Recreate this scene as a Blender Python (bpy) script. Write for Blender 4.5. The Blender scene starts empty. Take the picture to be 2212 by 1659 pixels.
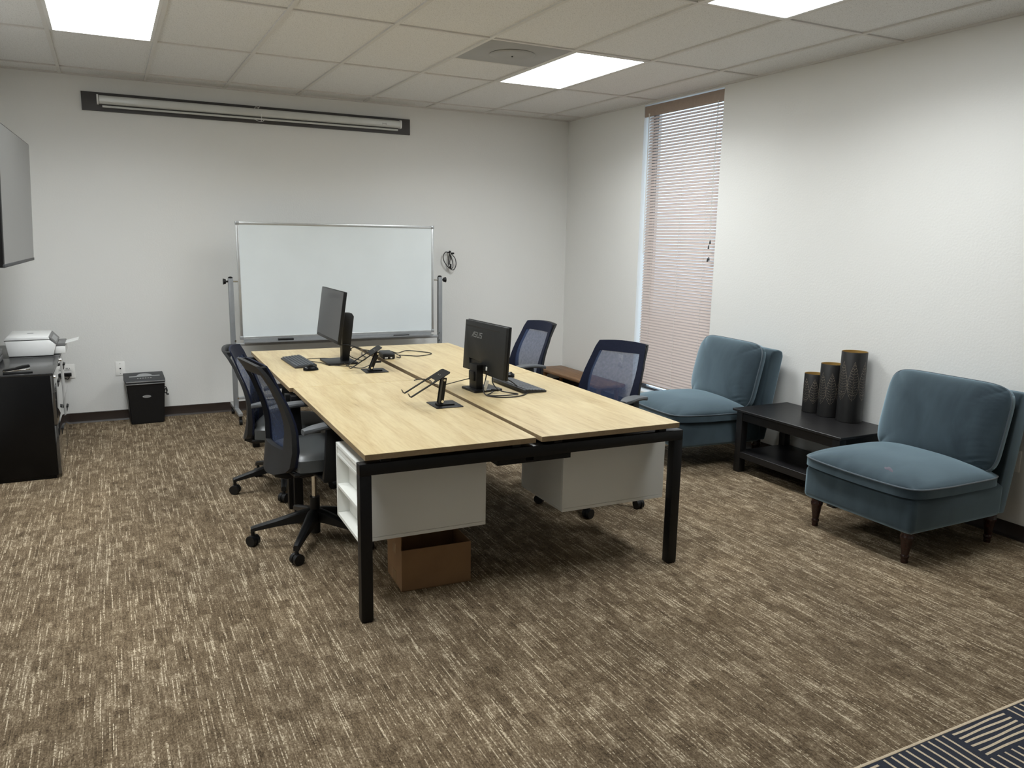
import bpy, bmesh, math, random
from mathutils import Vector, Matrix, Euler
random.seed(7)
PI = math.pi
S = bpy.context.scene
COL = S.collection

# ------------------------------------------------------------------ measures
H = 2.803                       # ceiling height
T = 0.6096                      # ceiling module
XO, YO = 0.371, 0.2912          # first grid lines from the right and the back wall
XL, YF = -5.28, -9.2            # left wall, wall behind the camera
CAM = (-4.3945, -7.4094, 1.5974)
YAW, PITCH, ROLL, FPX = 0.4716, -0.1831, 0.0179, 1701.32

# ------------------------------------------------------------------ materials
def new_mat(name):
    m = bpy.data.materials.new(name); m.use_nodes = True
    nt = m.node_tree
    return m, nt, nt.nodes['Principled BSDF']

def setp(b, **k):
    for n, v in k.items():
        n = {'spec': 'Specular IOR Level', 'sheen': 'Sheen Weight', 'sheenr': 'Sheen Roughness',
             'sheent': 'Sheen Tint', 'coat': 'Coat Weight', 'coatr': 'Coat Roughness'}.get(n, n.capitalize())
        b.inputs[n].default_value = v

def rgb(r, g, b): return (r, g, b, 1.0)

def plain(name, col, rough=0.5, metal=0.0, noise=0.0, scale=40.0, bump=0.0, bscale=200.0, **k):
    m, nt, b = new_mat(name)
    b.inputs['Base Color'].default_value = rgb(*col)
    b.inputs['Roughness'].default_value = rough
    b.inputs['Metallic'].default_value = metal
    setp(b, **k)
    tc = nt.nodes.new('ShaderNodeTexCoord')
    if noise > 0:
        n = nt.nodes.new('ShaderNodeTexNoise'); n.inputs['Scale'].default_value = scale
        n.inputs['Detail'].default_value = 4
        nt.links.new(tc.outputs['Object'], n.inputs['Vector'])
        r = nt.nodes.new('ShaderNodeValToRGB')
        r.color_ramp.elements[0].position = 0.3; r.color_ramp.elements[1].position = 0.7
        r.color_ramp.elements[0].color = rgb(*[c*(1-noise) for c in col])
        r.color_ramp.elements[1].color = rgb(*[min(1, c*(1+noise)) for c in col])
        nt.links.new(n.outputs['Fac'], r.inputs['Fac'])
        nt.links.new(r.outputs['Color'], b.inputs['Base Color'])
    if bump > 0:
        n2 = nt.nodes.new('ShaderNodeTexNoise'); n2.inputs['Scale'].default_value = bscale
        n2.inputs['Detail'].default_value = 3
        nt.links.new(tc.outputs['Object'], n2.inputs['Vector'])
        bp = nt.nodes.new('ShaderNodeBump'); bp.inputs['Strength'].default_value = bump
        bp.inputs['Distance'].default_value = 0.002
        nt.links.new(n2.outputs['Fac'], bp.inputs['Height'])
        nt.links.new(bp.outputs['Normal'], b.inputs['Normal'])
    return m

def math_node(nt, op, a, b=None):
    n = nt.nodes.new('ShaderNodeMath'); n.operation = op
    for i, v in enumerate((a, b)):
        if v is None: continue
        if isinstance(v, (int, float)): n.inputs[i].default_value = v
        else: nt.links.new(v, n.inputs[i])
    return n.outputs[0]

def ramp(nt, fac, stops):
    r = nt.nodes.new('ShaderNodeValToRGB')
    e = r.color_ramp.elements
    while len(e) < len(stops): e.new(0.5)
    for el, (p, c) in zip(e, stops): el.position = p; el.color = rgb(*c)
    nt.links.new(fac, r.inputs['Fac'])
    return r.outputs['Color']

def mix(nt, kind, fac, a, b):
    n = nt.nodes.new('ShaderNodeMix'); n.data_type = 'RGBA'; n.blend_type = kind
    if isinstance(fac, (int, float)): n.inputs[0].default_value = fac
    else: nt.links.new(fac, n.inputs[0])
    for i, v in ((6, a), (7, b)):
        if isinstance(v, tuple): n.inputs[i].default_value = rgb(*v)
        else: nt.links.new(v, n.inputs[i])
    return n.outputs[2]

def carpet_mat():
    m, nt, b = new_mat('carpet')
    b.inputs['Roughness'].default_value = 0.95; setp(b, spec=0.1)
    g = nt.nodes.new('ShaderNodeTexCoord')
    sp = nt.nodes.new('ShaderNodeSeparateXYZ'); nt.links.new(g.outputs['Object'], sp.inputs[0])
    X, Y = sp.outputs['X'], sp.outputs['Y']
    def streak(w, l, seed):
        row = math_node(nt, 'FLOOR', math_node(nt, 'DIVIDE', X, w))
        wn = nt.nodes.new('ShaderNodeTexWhiteNoise'); wn.noise_dimensions = '1D'
        nt.links.new(math_node(nt, 'ADD', row, seed), wn.inputs['W'])
        y2 = math_node(nt, 'ADD', math_node(nt, 'DIVIDE', Y, l), math_node(nt, 'MULTIPLY', wn.outputs['Value'], 37.0))
        seg = math_node(nt, 'FLOOR', y2)
        cb = nt.nodes.new('ShaderNodeCombineXYZ')
        nt.links.new(row, cb.inputs[0]); nt.links.new(seg, cb.inputs[1]); cb.inputs[2].default_value = seed
        w3 = nt.nodes.new('ShaderNodeTexWhiteNoise'); w3.noise_dimensions = '3D'
        nt.links.new(cb.outputs[0], w3.inputs['Vector'])
        return w3.outputs['Value']
    a = streak(0.0035, 0.042, 3.0)
    c = streak(0.0105, 0.12, 11.0)
    d = streak(0.0035, 0.0065, 23.0)
    e = streak(0.054, 0.082, 31.0)
    e2 = streak(0.027, 0.046, 61.0)
    f = streak(0.0035, 0.17, 47.0)
    v = math_node(nt, 'MULTIPLY', a, 0.19)
    for src, k in ((c, 0.10), (d, 0.28), (e, 0.165), (e2, 0.13)):
        v = math_node(nt, 'ADD', v, math_node(nt, 'MULTIPLY', src, k))
    f2 = math_node(nt, 'MULTIPLY', math_node(nt, 'GREATER_THAN', f, 0.90), math_node(nt, 'ADD', math_node(nt, 'MULTIPLY', d, 0.22), 0.13))
    v = math_node(nt, 'ADD', v, f2)
    col = ramp(nt, v, [(0.10, (0.054, 0.038, 0.023)), (0.38, (0.145, 0.106, 0.066)),
                       (0.58, (0.235, 0.180, 0.119)), (0.84, (0.58, 0.49, 0.36))])
    # big soft wear areas and slightly different carpet tiles
    n = nt.nodes.new('ShaderNodeTexNoise'); n.inputs['Scale'].default_value = 1.6; n.inputs['Detail'].default_value = 3
    nt.links.new(g.outputs['Object'], n.inputs['Vector'])
    w = ramp(nt, n.outputs['Fac'], [(0.3, (0.84, 0.84, 0.84)), (0.7, (1.06, 1.05, 1.03))])
    col = mix(nt, 'MULTIPLY', 1.0, col, w)
    cb = nt.nodes.new('ShaderNodeCombineXYZ')
    nt.links.new(math_node(nt, 'FLOOR', math_node(nt, 'DIVIDE', X, 0.5)), cb.inputs[0])
    nt.links.new(math_node(nt, 'FLOOR', math_node(nt, 'DIVIDE', Y, 0.5)), cb.inputs[1])
    wt = nt.nodes.new('ShaderNodeTexWhiteNoise'); wt.noise_dimensions = '2D'
    nt.links.new(cb.outputs[0], wt.inputs['Vector'])
    col = mix(nt, 'MULTIPLY', 1.0, col, ramp(nt, wt.outputs['Value'], [(0, (0.95, 0.95, 0.95)), (1, (1.05, 1.05, 1.05))]))
    nt.links.new(col, b.inputs['Base Color'])
    bp = nt.nodes.new('ShaderNodeBump'); bp.inputs['Strength'].default_value = 0.5; bp.inputs['Distance'].default_value = 0.002
    nt.links.new(d, bp.inputs['Height']); nt.links.new(bp.outputs['Normal'], b.inputs['Normal'])
    return m

def wood_mat(name, stops, sx, sy, rough=0.4, axis='Y', spec=0.4):
    m, nt, b = new_mat(name)
    b.inputs['Roughness'].default_value = rough; setp(b, spec=spec)
    g = nt.nodes.new('ShaderNodeTexCoord')
    mp = nt.nodes.new('ShaderNodeMapping')
    sc = (sx, sy, sx) if axis == 'Y' else (sy, sx, sx)
    mp.inputs['Scale'].default_value = sc
    nt.links.new(g.outputs['Object'], mp.inputs['Vector'])
    n1 = nt.nodes.new('ShaderNodeTexNoise'); n1.inputs['Scale'].default_value = 1.0
    n1.inputs['Detail'].default_value = 6; n1.inputs['Roughness'].default_value = 0.65; n1.inputs['Distortion'].default_value = 0.6
    nt.links.new(mp.outputs[0], n1.inputs['Vector'])
    n2 = nt.nodes.new('ShaderNodeTexNoise'); n2.inputs['Scale'].default_value = 6.0; n2.inputs['Detail'].default_value = 4
    nt.links.new(mp.outputs[0], n2.inputs['Vector'])
    n3 = nt.nodes.new('ShaderNodeTexNoise'); n3.inputs['Scale'].default_value = 0.12; n3.inputs['Detail'].default_value = 2
    nt.links.new(mp.outputs[0], n3.inputs['Vector'])
    v = math_node(nt, 'ADD', math_node(nt, 'MULTIPLY', n1.outputs['Fac'], 0.55), math_node(nt, 'MULTIPLY', n2.outputs['Fac'], 0.25))
    v = math_node(nt, 'ADD', v, math_node(nt, 'MULTIPLY', n3.outputs['Fac'], 0.2))
    nt.links.new(ramp(nt, v, stops), b.inputs['Base Color'])
    return m

def velvet_mat():
    m, nt, b = new_mat('blue_velvet')
    b.inputs['Roughness'].default_value = 0.75
    setp(b, sheen=1.0, sheenr=0.5, spec=0.1)
    b.inputs['Sheen Tint'].default_value = rgb(0.58, 0.78, 0.90)
    g = nt.nodes.new('ShaderNodeTexCoord')
    mp = nt.nodes.new('ShaderNodeMapping'); mp.inputs['Scale'].default_value = (4, 7, 3)
    nt.links.new(g.outputs['Object'], mp.inputs[0])
    n = nt.nodes.new('ShaderNodeTexNoise'); n.inputs['Scale'].default_value = 1.3; n.inputs['Detail'].default_value = 5
    n.inputs['Distortion'].default_value = 0.4
    nt.links.new(mp.outputs[0], n.inputs['Vector'])
    nt.links.new(ramp(nt, n.outputs['Fac'], [(0.32, (0.016, 0.025, 0.033)), (0.68, (0.036, 0.053, 0.065))]), b.inputs['Base Color'])
    return m

def mesh_mat():
    m, nt, b = new_mat('chair_mesh_fabric')
    b.inputs['Base Color'].default_value = rgb(0.030, 0.052, 0.125); b.inputs['Roughness'].default_value = 0.75
    tr = nt.nodes.new('ShaderNodeBsdfTransparent')
    mx = nt.nodes.new('ShaderNodeMixShader')
    g = nt.nodes.new('ShaderNodeTexCoord')
    n = nt.nodes.new('ShaderNodeTexNoise'); n.inputs['Scale'].default_value = 60
    nt.links.new(g.outputs['Object'], n.inputs['Vector'])
    f = nt.nodes.new('ShaderNodeMapRange'); f.inputs[1].default_value = 0.3; f.inputs[2].default_value = 0.7
    f.inputs[3].default_value = 0.66; f.inputs[4].default_value = 0.74
    nt.links.new(n.outputs['Fac'], f.inputs[0])
    nt.links.new(f.outputs[0], mx.inputs[0])
    nt.links.new(tr.outputs[0], mx.inputs[1]); nt.links.new(b.outputs[0], mx.inputs[2])
    nt.links.new(mx.outputs[0], nt.nodes['Material Output'].inputs['Surface'])
    return m

def slat_mat():
    m, nt, b = new_mat('blind_slat')
    b.inputs['Base Color'].default_value = rgb(0.56, 0.47, 0.42); b.inputs['Roughness'].default_value = 0.45
    tl = nt.nodes.new('ShaderNodeBsdfTranslucent'); tl.inputs[0].default_value = rgb(0.75, 0.55, 0.46)
    mx = nt.nodes.new('ShaderNodeMixShader'); mx.inputs[0].default_value = 0.22
    nt.links.new(b.outputs[0], mx.inputs[1]); nt.links.new(tl.outputs[0], mx.inputs[2])
    nt.links.new(mx.outputs[0], nt.nodes['Material Output'].inputs['Surface'])
    return m

def glass_mat():
    m, nt, b = new_mat('window_glass')
    nt.nodes.remove(b)
    tr = nt.nodes.new('ShaderNodeBsdfTransparent'); tr.inputs[0].default_value = rgb(0.92, 0.96, 0.97)
    gl = nt.nodes.new('ShaderNodeBsdfGlossy'); gl.inputs['Roughness'].default_value = 0.02
    mx = nt.nodes.new('ShaderNodeMixShader')
    mx.inputs[0].default_value = 0.05; nt.links.new(tr.outputs[0], mx.inputs[1]); nt.links.new(gl.outputs[0], mx.inputs[2])
    nt.links.new(mx.outputs[0], nt.nodes['Material Output'].inputs['Surface'])
    return m

def ceiling_mat():
    m, nt, b = new_mat('ceiling_tile')
    b.inputs['Roughness'].default_value = 0.95; setp(b, spec=0.1)
    g = nt.nodes.new('ShaderNodeTexCoord')
    n = nt.nodes.new('ShaderNodeTexNoise'); n.inputs['Scale'].default_value = 170; n.inputs['Detail'].default_value = 3
    n.inputs['Roughness'].default_value = 0.7
    nt.links.new(g.outputs['Object'], n.inputs['Vector'])
    nt.links.new(ramp(nt, n.outputs['Fac'], [(0.34, (0.50, 0.495, 0.48)), (0.46, (0.78, 0.775, 0.765)), (1.0, (0.82, 0.815, 0.805))]), b.inputs['Base Color'])
    return m

def wall_mat():
    m, nt, b = new_mat('wall_paint')
    b.inputs['Base Color'].default_value = rgb(0.785, 0.78, 0.755); b.inputs['Roughness'].default_value = 0.55; setp(b, spec=0.3)
    g = nt.nodes.new('ShaderNodeTexCoord')
    n = nt.nodes.new('ShaderNodeTexNoise'); n.inputs['Scale'].default_value = 75; n.inputs['Detail'].default_value = 3
    nt.links.new(g.outputs['Object'], n.inputs['Vector'])
    bp = nt.nodes.new('ShaderNodeBump'); bp.inputs['Strength'].default_value = 0.35; bp.inputs['Distance'].default_value = 0.003
    nt.links.new(n.outputs['Fac'], bp.inputs['Height']); nt.links.new(bp.outputs['Normal'], b.inputs['Normal'])
    return m

LIGHT_E = 9.5
LAMP_W, LAMP_SPREAD = 21.5, math.radians(152)
def lamp_mat():
    m, nt, b = new_mat('lit_diffuser')
    nt.nodes.remove(b)
    e = nt.nodes.new('ShaderNodeEmission'); e.inputs[0].default_value = rgb(0.94, 0.985, 1.0)
    g = nt.nodes.new('ShaderNodeTexCoord')
    mp = nt.nodes.new('ShaderNodeMapping'); mp.inputs['Scale'].default_value = (5, 0.8, 1)
    nt.links.new(g.outputs['Object'], mp.inputs[0])
    n = nt.nodes.new('ShaderNodeTexNoise'); n.inputs['Scale'].default_value = 1.5
    nt.links.new(mp.outputs[0], n.inputs['Vector'])
    f = nt.nodes.new('ShaderNodeMapRange'); f.inputs[3].default_value = LIGHT_E*0.93; f.inputs[4].default_value = LIGHT_E*1.07
    nt.links.new(n.outputs['Fac'], f.inputs[0]); nt.links.new(f.outputs[0], e.inputs[1])
    nt.links.new(e.outputs[0], nt.nodes['Material Output'].inputs['Surface'])
    return m

M = dict(
    wall=wall_mat(), ceiling=ceiling_mat(), carpet=carpet_mat(),
    grid=plain('grid_white', (0.66, 0.64, 0.61), 0.5, noise=0.03),
    base=plain('baseboard_vinyl', (0.030, 0.020, 0.016), 0.35, noise=0.12, scale=8),
    lamp=lamp_mat(), lampframe=plain('lamp_frame', (0.72, 0.71, 0.69), 0.4, noise=0.02),
    vent=plain('vent_metal', (0.34, 0.335, 0.32), 0.45, noise=0.05, scale=6),
    slat=slat_mat(), slatrail=plain('blind_rail', (0.36, 0.28, 0.23), 0.45, noise=0.05),
    cordw=plain('white_cord', (0.72, 0.68, 0.62), 0.6, noise=0.05),
    glass=glass_mat(), winframe=plain('window_frame', (0.03, 0.03, 0.035), 0.3, noise=0.1),
    sill=plain('sill_paint', (0.74, 0.74, 0.72), 0.4, noise=0.02),
    oak=wood_mat('oak_laminate', [(0.32, (0.36, 0.250, 0.120)), (0.42, (0.525, 0.400, 0.212)), (0.54, (0.615, 0.497, 0.285)), (0.74, (0.70, 0.585, 0.370))], 16, 1.5, 0.38),
    oakedge=wood_mat('oak_edge_shaded', [(0.3, (0.19, 0.130, 0.070)), (0.6, (0.27, 0.195, 0.11))], 20, 6, 0.5),  # edge tone lowered to imitate the weak light on the desk front
    walnut=wood_mat('bench_wood', [(0.30, (0.075, 0.032, 0.012)), (0.5, (0.19, 0.095, 0.038)), (0.7, (0.30, 0.165, 0.075))], 14, 1.6, 0.4),
    blackmetal=plain('black_powder_coat', (0.005, 0.005, 0.0055), 0.4, spec=0.3, noise=0.15, scale=60),
    whitelam=plain('white_laminate', (0.78, 0.78, 0.74), 0.35, noise=0.015, scale=5),
    blackplastic=plain('black_plastic', (0.007, 0.007, 0.0075), 0.42, spec=0.35, noise=0.12, scale=50, bump=0.05, bscale=400),
    greyplastic=plain('charcoal_plastic', (0.032, 0.034, 0.037), 0.5, noise=0.1, scale=40),
    rearplastic=plain('rear_frame_plastic', (0.011, 0.0113, 0.0125), 0.5, noise=0.1, scale=40),
    shellplastic=plain('monitor_shell_plastic', (0.0135, 0.0140, 0.0142), 0.5, noise=0.1, scale=50, spec=0.35),
    padplastic=plain('arm_pad_rubber', (0.075, 0.08, 0.086), 0.55, noise=0.06, scale=40),
    keycaps=plain('keyboard_keys', (0.072, 0.079, 0.088), 0.45, noise=0.08, scale=60),
    navy=plain('navy_fabric', (0.0085, 0.011, 0.026), 0.9, noise=0.15, scale=120, sheen=0.04, spec=0.15),
    mesh=mesh_mat(),
    leather=plain('grey_faux_leather', (0.062, 0.066, 0.067), 0.36, noise=0.08, scale=12, bump=0.12, bscale=260),
    chrome=plain('chrome', (0.78, 0.77, 0.74), 0.15, 1.0, noise=0.03),
    silver=plain('silver_grey', (0.42, 0.43, 0.44), 0.35, 0.6, noise=0.04),
    alu=plain('brushed_aluminium', (0.62, 0.63, 0.63), 0.32, 0.75, noise=0.05, scale=20),
    postgrey=plain('grey_steel', (0.27, 0.28, 0.29), 0.4, 0.35, noise=0.05, scale=20),
    board=plain('whiteboard_enamel', (0.74, 0.785, 0.795), 0.18, noise=0.025, scale=2.5),
    cardboard=plain('cardboard', (0.25, 0.140, 0.065), 0.8, noise=0.08, scale=8, bump=0.1, bscale=90),
    tape=plain('packing_tape', (0.30, 0.19, 0.10), 0.25, noise=0.05),
    velvet=velvet_mat(), piping=plain('velvet_piping', (0.055, 0.080, 0.102), 0.6, noise=0.1, sheen=0.5),
    darkwood=wood_mat('mahogany_leg', [(0.3, (0.012, 0.004, 0.003)), (0.6, (0.035, 0.011, 0.008))], 20, 20, 0.22, spec=0.5),
    blacktable=wood_mat('black_brown_veneer', [(0.3, (0.009, 0.0085, 0.009)), (0.7, (0.018, 0.017, 0.0175))], 30, 3, 0.36),
    vase=plain('black_enamel', (0.009, 0.0085, 0.0085), 0.42, noise=0.1), gold=plain('gold_inside', (0.42, 0.27, 0.085), 0.42, 0.5, noise=0.1, scale=15),
    perf=plain('pierced_dots', (0.52, 0.43, 0.32), 0.4, 0.2, noise=0.5, scale=260),
    filecab=plain('glossy_black_steel', (0.0035, 0.0035, 0.004), 0.3, noise=0.1, scale=10, spec=0.25),
    filetop=plain('file_top', (0.022, 0.022, 0.023), 0.22, noise=0.08, scale=10),
    filefront=plain('file_drawer_gloss', (0.035, 0.034, 0.033), 0.05, noise=0.05, scale=10, spec=1.0, coat=1.0, coatr=0.03),
    whiteplastic=plain('white_plastic', (0.78, 0.78, 0.77), 0.4, noise=0.015, scale=10),
    greypanel=plain('grey_panel', (0.15, 0.15, 0.15), 0.4, noise=0.06, scale=20),
    paper=plain('paper', (0.85, 0.85, 0.83), 0.8, noise=0.01),
    screen=plain('screen_glass', (0.020, 0.020, 0.021), 0.16, noise=0.04, scale=3, spec=0.6),
    tvscreen=plain('tv_screen', (0.085, 0.085, 0.082), 0.2, noise=0.02, scale=2, spec=0.9),
    logo=plain('logo_grey', (0.20, 0.205, 0.205), 0.4, noise=0.05),
    screenboard=plain('charcoal_board', (0.058, 0.054, 0.054), 0.45, noise=0.12, scale=3),
    rollwhite=plain('roller_white', (0.62, 0.63, 0.61), 0.35, 0.15, noise=0.03, scale=6),
    rubber=plain('cable_rubber', (0.010, 0.009, 0.009), 0.5, noise=0.1, scale=60),
    rugnavy=plain('rug_navy', (0.014, 0.018, 0.033), 0.9, noise=0.25, scale=220, bump=0.3, bscale=350),
    rugcream=plain('rug_cream', (0.60, 0.49, 0.35), 0.9, noise=0.15, scale=260, bump=0.3, bscale=350),
    stain=plain('faded_stain', (0.070, 0.058, 0.088), 0.8, noise=0.1, sheen=0.5),
    plaster=plain('outlet_plastic', (0.90, 0.89, 0.86), 0.35, noise=0.01),
    label=plain('label_print', (0.40, 0.40, 0.40), 0.5, noise=0.05),
)

# ------------------------------------------------------------------ mesh helpers
def BM(): return bmesh.new()

def quadbox(bm, c, s, bev=0.0, seg=2, rot=None):
    """box of size s centred on c, edges rounded by bev, optional rotation about its centre"""
    t = bmesh.new()
    bmesh.ops.create_cube(t, size=1.0)
    for v in t.verts: v.co = Vector((v.co.x*s[0], v.co.y*s[1], v.co.z*s[2]))
    if bev > 0:
        bmesh.ops.bevel(t, geom=list(t.edges), offset=min(bev, min(s)*0.49), segments=seg, profile=0.5, affect='EDGES')
    mt = Matrix.Translation(Vector(c)) @ (rot.to_matrix().to_4x4() if rot else Matrix.Identity(4))
    add(bm, t, mt)

def box(bm, x0, x1, y0, y1, z0, z1, bev=0.0, seg=2):
    quadbox(bm, ((x0+x1)/2, (y0+y1)/2, (z0+z1)/2), (abs(x1-x0), abs(y1-y0), abs(z1-z0)), bev, seg)

def add(bm, t, mt=None, mi=0):
    vm = {}
    for v in t.verts:
        vm[v] = bm.verts.new(mt @ v.co if mt else v.co)
    for f in t.faces:
        try:
            nf = bm.faces.new([vm[v] for v in f.verts]); nf.material_index = mi or f.material_index
        except ValueError: pass
    t.free()

def frame_of(d):
    d = Vector(d).normalized()
    a = Vector((0, 0, 1)) if abs(d.z) < 0.9 else Vector((1, 0, 0))
    u = d.cross(a).normalized(); return u, d.cross(u).normalized()

def cyl(bm, p0, p1, r0, r1=None, n=20, caps=True):
    r1 = r0 if r1 is None else r1
    p0, p1 = Vector(p0), Vector(p1)
    u, w = frame_of(p1-p0)
    A = [bm.verts.new(p0+(u*math.cos(2*PI*i/n)+w*math.sin(2*PI*i/n))*r0) for i in range(n)]
    B = [bm.verts.new(p1+(u*math.cos(2*PI*i/n)+w*math.sin(2*PI*i/n))*r1) for i in range(n)]
    for i in range(n): bm.faces.new((A[i], A[(i+1) % n], B[(i+1) % n], B[i]))
    if caps: bm.faces.new(A[::-1]); bm.faces.new(B)

def smooth_path(pts, k=6, closed=False):
    P = [Vector(p) for p in pts]; out = []
    n = len(P)
    rng = range(n if closed else n-1)
    for i in rng:
        g = (lambda j: P[j % n]) if closed else (lambda j: P[max(0, min(n-1, j))])
        p0, p1, p2, p3 = g(i-1), g(i), g(i+1), g(i+2)
        for s in range(k):
            t = s/k
            out.append(0.5*((2*p1)+(p2-p0)*t+(2*p0-5*p1+4*p2-p3)*t*t+(3*p1-p0-3*p2+p3)*t*t*t))
    if not closed: out.append(P[-1])
    return out

def tube(bm, pts, r, n=8, k=6, closed=False, smooth=True):
    P = smooth_path(pts, k, closed) if smooth else [Vector(p) for p in pts]
    N = len(P); rings = []
    up = None
    for i, p in enumerate(P):
        d = (P[(i+1) % N]-P[i-1]) if closed else (P[min(N-1, i+1)]-P[max(0, i-1)])
        if d.length < 1e-9: d = Vector((0, 0, 1))
        d.normalize()
        if up is None: up, _ = frame_of(d)
        u = (up-d*up.dot(d))
        if u.length < 1e-6: u, _ = frame_of(d)
        u.normalize(); up = u; w = d.cross(u)
        rings.append([bm.verts.new(p+(u*math.cos(2*PI*j/n)+w*math.sin(2*PI*j/n))*r) for j in range(n)])
    for i in range(N if closed else N-1):
        A, B = rings[i], rings[(i+1) % N]
        for j in range(n): bm.faces.new((A[j], A[(j+1) % n], B[(j+1) % n], B[j]))
    if not closed: bm.faces.new(rings[0][::-1]); bm.faces.new(rings[-1])

def lathe(bm, prof, c=(0, 0, 0), n=24, cap=True):
    """prof: (radius, z) from the bottom up"""
    R = []
    for r, z in prof:
        R.append([bm.verts.new((c[0]+r*math.cos(2*PI*i/n), c[1]+r*math.sin(2*PI*i/n), c[2]+z)) for i in range(n)])
    for a, b in zip(R, R[1:]):
        for i in range(n): bm.faces.new((a[i], a[(i+1) % n], b[(i+1) % n], b[i]))
    if cap: bm.faces.new(R[0][::-1]); bm.faces.new(R[-1])

def prism(bm, poly, axis, a, b, bev=0.0):
    """polygon in the plane across axis, extruded from a to b. poly coords: axis y -> (x,z), axis z -> (x,y), axis x -> (y,z)"""
    t = bmesh.new()
    def P(q, h): return {'x': (h, q[0], q[1]), 'y': (q[0], h, q[1]), 'z': (q[0], q[1], h)}[axis]
    A = [t.verts.new(P(q, a)) for q in poly]; B = [t.verts.new(P(q, b)) for q in poly]
    n = len(poly)
    for i in range(n): t.faces.new((A[i], A[(i+1) % n], B[(i+1) % n], B[i]))
    t.faces.new(A[::-1]); t.faces.new(B)
    bmesh.ops.recalc_face_normals(t, faces=list(t.faces))
    if bev > 0: bmesh.ops.bevel(t, geom=list(t.edges), offset=bev, segments=2, profile=0.5, affect='EDGES')
    add(bm, t)

def rrect(x0, x1, y0, y1, r, n=6):
    out = []
    for cx, cy, a in ((x1-r, y0+r, -PI/2), (x1-r, y1-r, 0), (x0+r, y1-r, PI/2), (x0+r, y0+r, PI)):
        for i in range(n+1):
            t = a+PI/2*i/n; out.append((cx+r*math.cos(t), cy+r*math.sin(t)))
    return out

def finish(bm, name, mats, parent=None, angle=35, recalc=True):
    if recalc: bmesh.ops.recalc_face_normals(bm, faces=list(bm.faces))
    me = bpy.data.meshes.new(name); bm.to_mesh(me); bm.free()
    for m in (mats if isinstance(mats, (list, tuple)) else [mats]): me.materials.append(m)
    me.polygons.foreach_set('use_smooth', [True]*len(me.polygons))
    me.set_sharp_from_angle(angle=math.radians(angle))
    o = bpy.data.objects.new(name, me); COL.objects.link(o)
    if parent is not None: o.parent = parent
    return o

def tag(o, label, cat, group=None):
    o['label'] = label; o['category'] = cat
    if group: o['group'] = group
    return o

def struct(o, label=None):
    o['kind'] = 'structure'
    if label: o['label'] = label
    return o

def thing(name, label, cat, loc=(0, 0, 0), rz=0.0, group=None):
    o = bpy.data.objects.new(name, None); COL.objects.link(o)
    o.empty_display_size = 0.1
    o.location = loc; o.rotation_euler = (0, 0, rz)
    return tag(o, label, cat, group)

def copy_tree(o, parent=None):
    c = o.copy(); COL.objects.link(c)
    if parent is not None: c.parent = parent
    for ch in list(o.children): copy_tree(ch, c)
    return c

# ------------------------------------------------------------------ the room
WY0, WY1, WZ0, WZ1 = -2.368, -1.322, 0.205, 2.79     # window opening in the right wall
def room():
    b = BM(); box(b, XL-0.2, 0.35, YF-0.2, 0.2, -0.1, 0.0)
    struct(finish(b, 'floor', M['carpet']))
    b = BM(); box(b, XL-0.2, 0.35, YF-0.2, 0.2, H+0.010, H+0.15)
    struct(finish(b, 'ceiling', M['ceiling']))
    b = BM(); box(b, XL-0.2, 0.35, 0.0, 0.2, 0, H+0.010); struct(finish(b, 'wall_back', M['wall']))
    b = BM(); box(b, XL-0.2, XL, YF, 0.0, 0, H+0.010); struct(finish(b, 'wall_left', M['wall']))
    b = BM(); box(b, XL-0.2, 0.35, YF-0.2, YF, 0, H+0.010); struct(finish(b, 'wall_front', M['wall']))
    b = BM()
    box(b, 0, 0.2, YF, WY0, 0, H+0.010); box(b, 0, 0.2, WY1, 0.0, 0, H+0.010)
    box(b, 0, 0.2, WY0, WY1, 0, WZ0); box(b, 0, 0.2, WY0, WY1, WZ1, H+0.010)
    struct(finish(b, 'wall_right', M['wall']))
    # cove base
    prof = [(0, 0.0), (0.012, 0.0), (0.008, 0.010), (0.0045, 0.020), (0.0045, 0.085), (0.002, 0.088), (0, 0.088)]
    b = BM(); prism(b, [(-d, z) for d, z in prof], 'x', XL, 0.0); struct(finish(b, 'baseboard_back', M['base']))
    b = BM(); prism(b, [(-d, z) for d, z in prof], 'y', YF, 0.0); struct(finish(b, 'baseboard_right', M['base']))
    b = BM(); prism(b, [(XL+d, z) for d, z in prof], 'y', YF, 0.0); struct(finish(b, 'baseboard_left', M['base']))
    b = BM(); prism(b, [(YF+d, z) for d, z in prof], 'x', XL, 0.0); struct(finish(b, 'baseboard_front', M['base']))
    # suspended grid
    b = BM(); hw = 0.012
    x = -XO
    while x > XL: box(b, x-hw, x+hw, YF, 0, H, H+0.012); x -= T
    y = -YO; 
    while y > YF: box(b, XL, 0, y-hw, y+hw, H+0.0015, H+0.012); y -= 2*T
    yv = -YO-3*T                                             # short tee at the end of the air vent
    box(b, -XO-3*T, -XO-2*T, yv-hw, yv+hw, H+0.0015, H+0.012)
    struct(finish(b, 'trim_1', M['grid']))
    b = BM()
    box(b, XL, 0, -0.022, 0, H-0.002, H+0.012); box(b, -0.022, 0, YF, 0, H-0.002, H+0.012)
    box(b, XL, XL+0.022, YF, 0, H-0.002, H+0.012); box(b, XL, 0, YF, YF+0.022, H-0.002, H+0.012)
    struct(finish(b, 'trim_2', M['grid']))
room()

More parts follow.
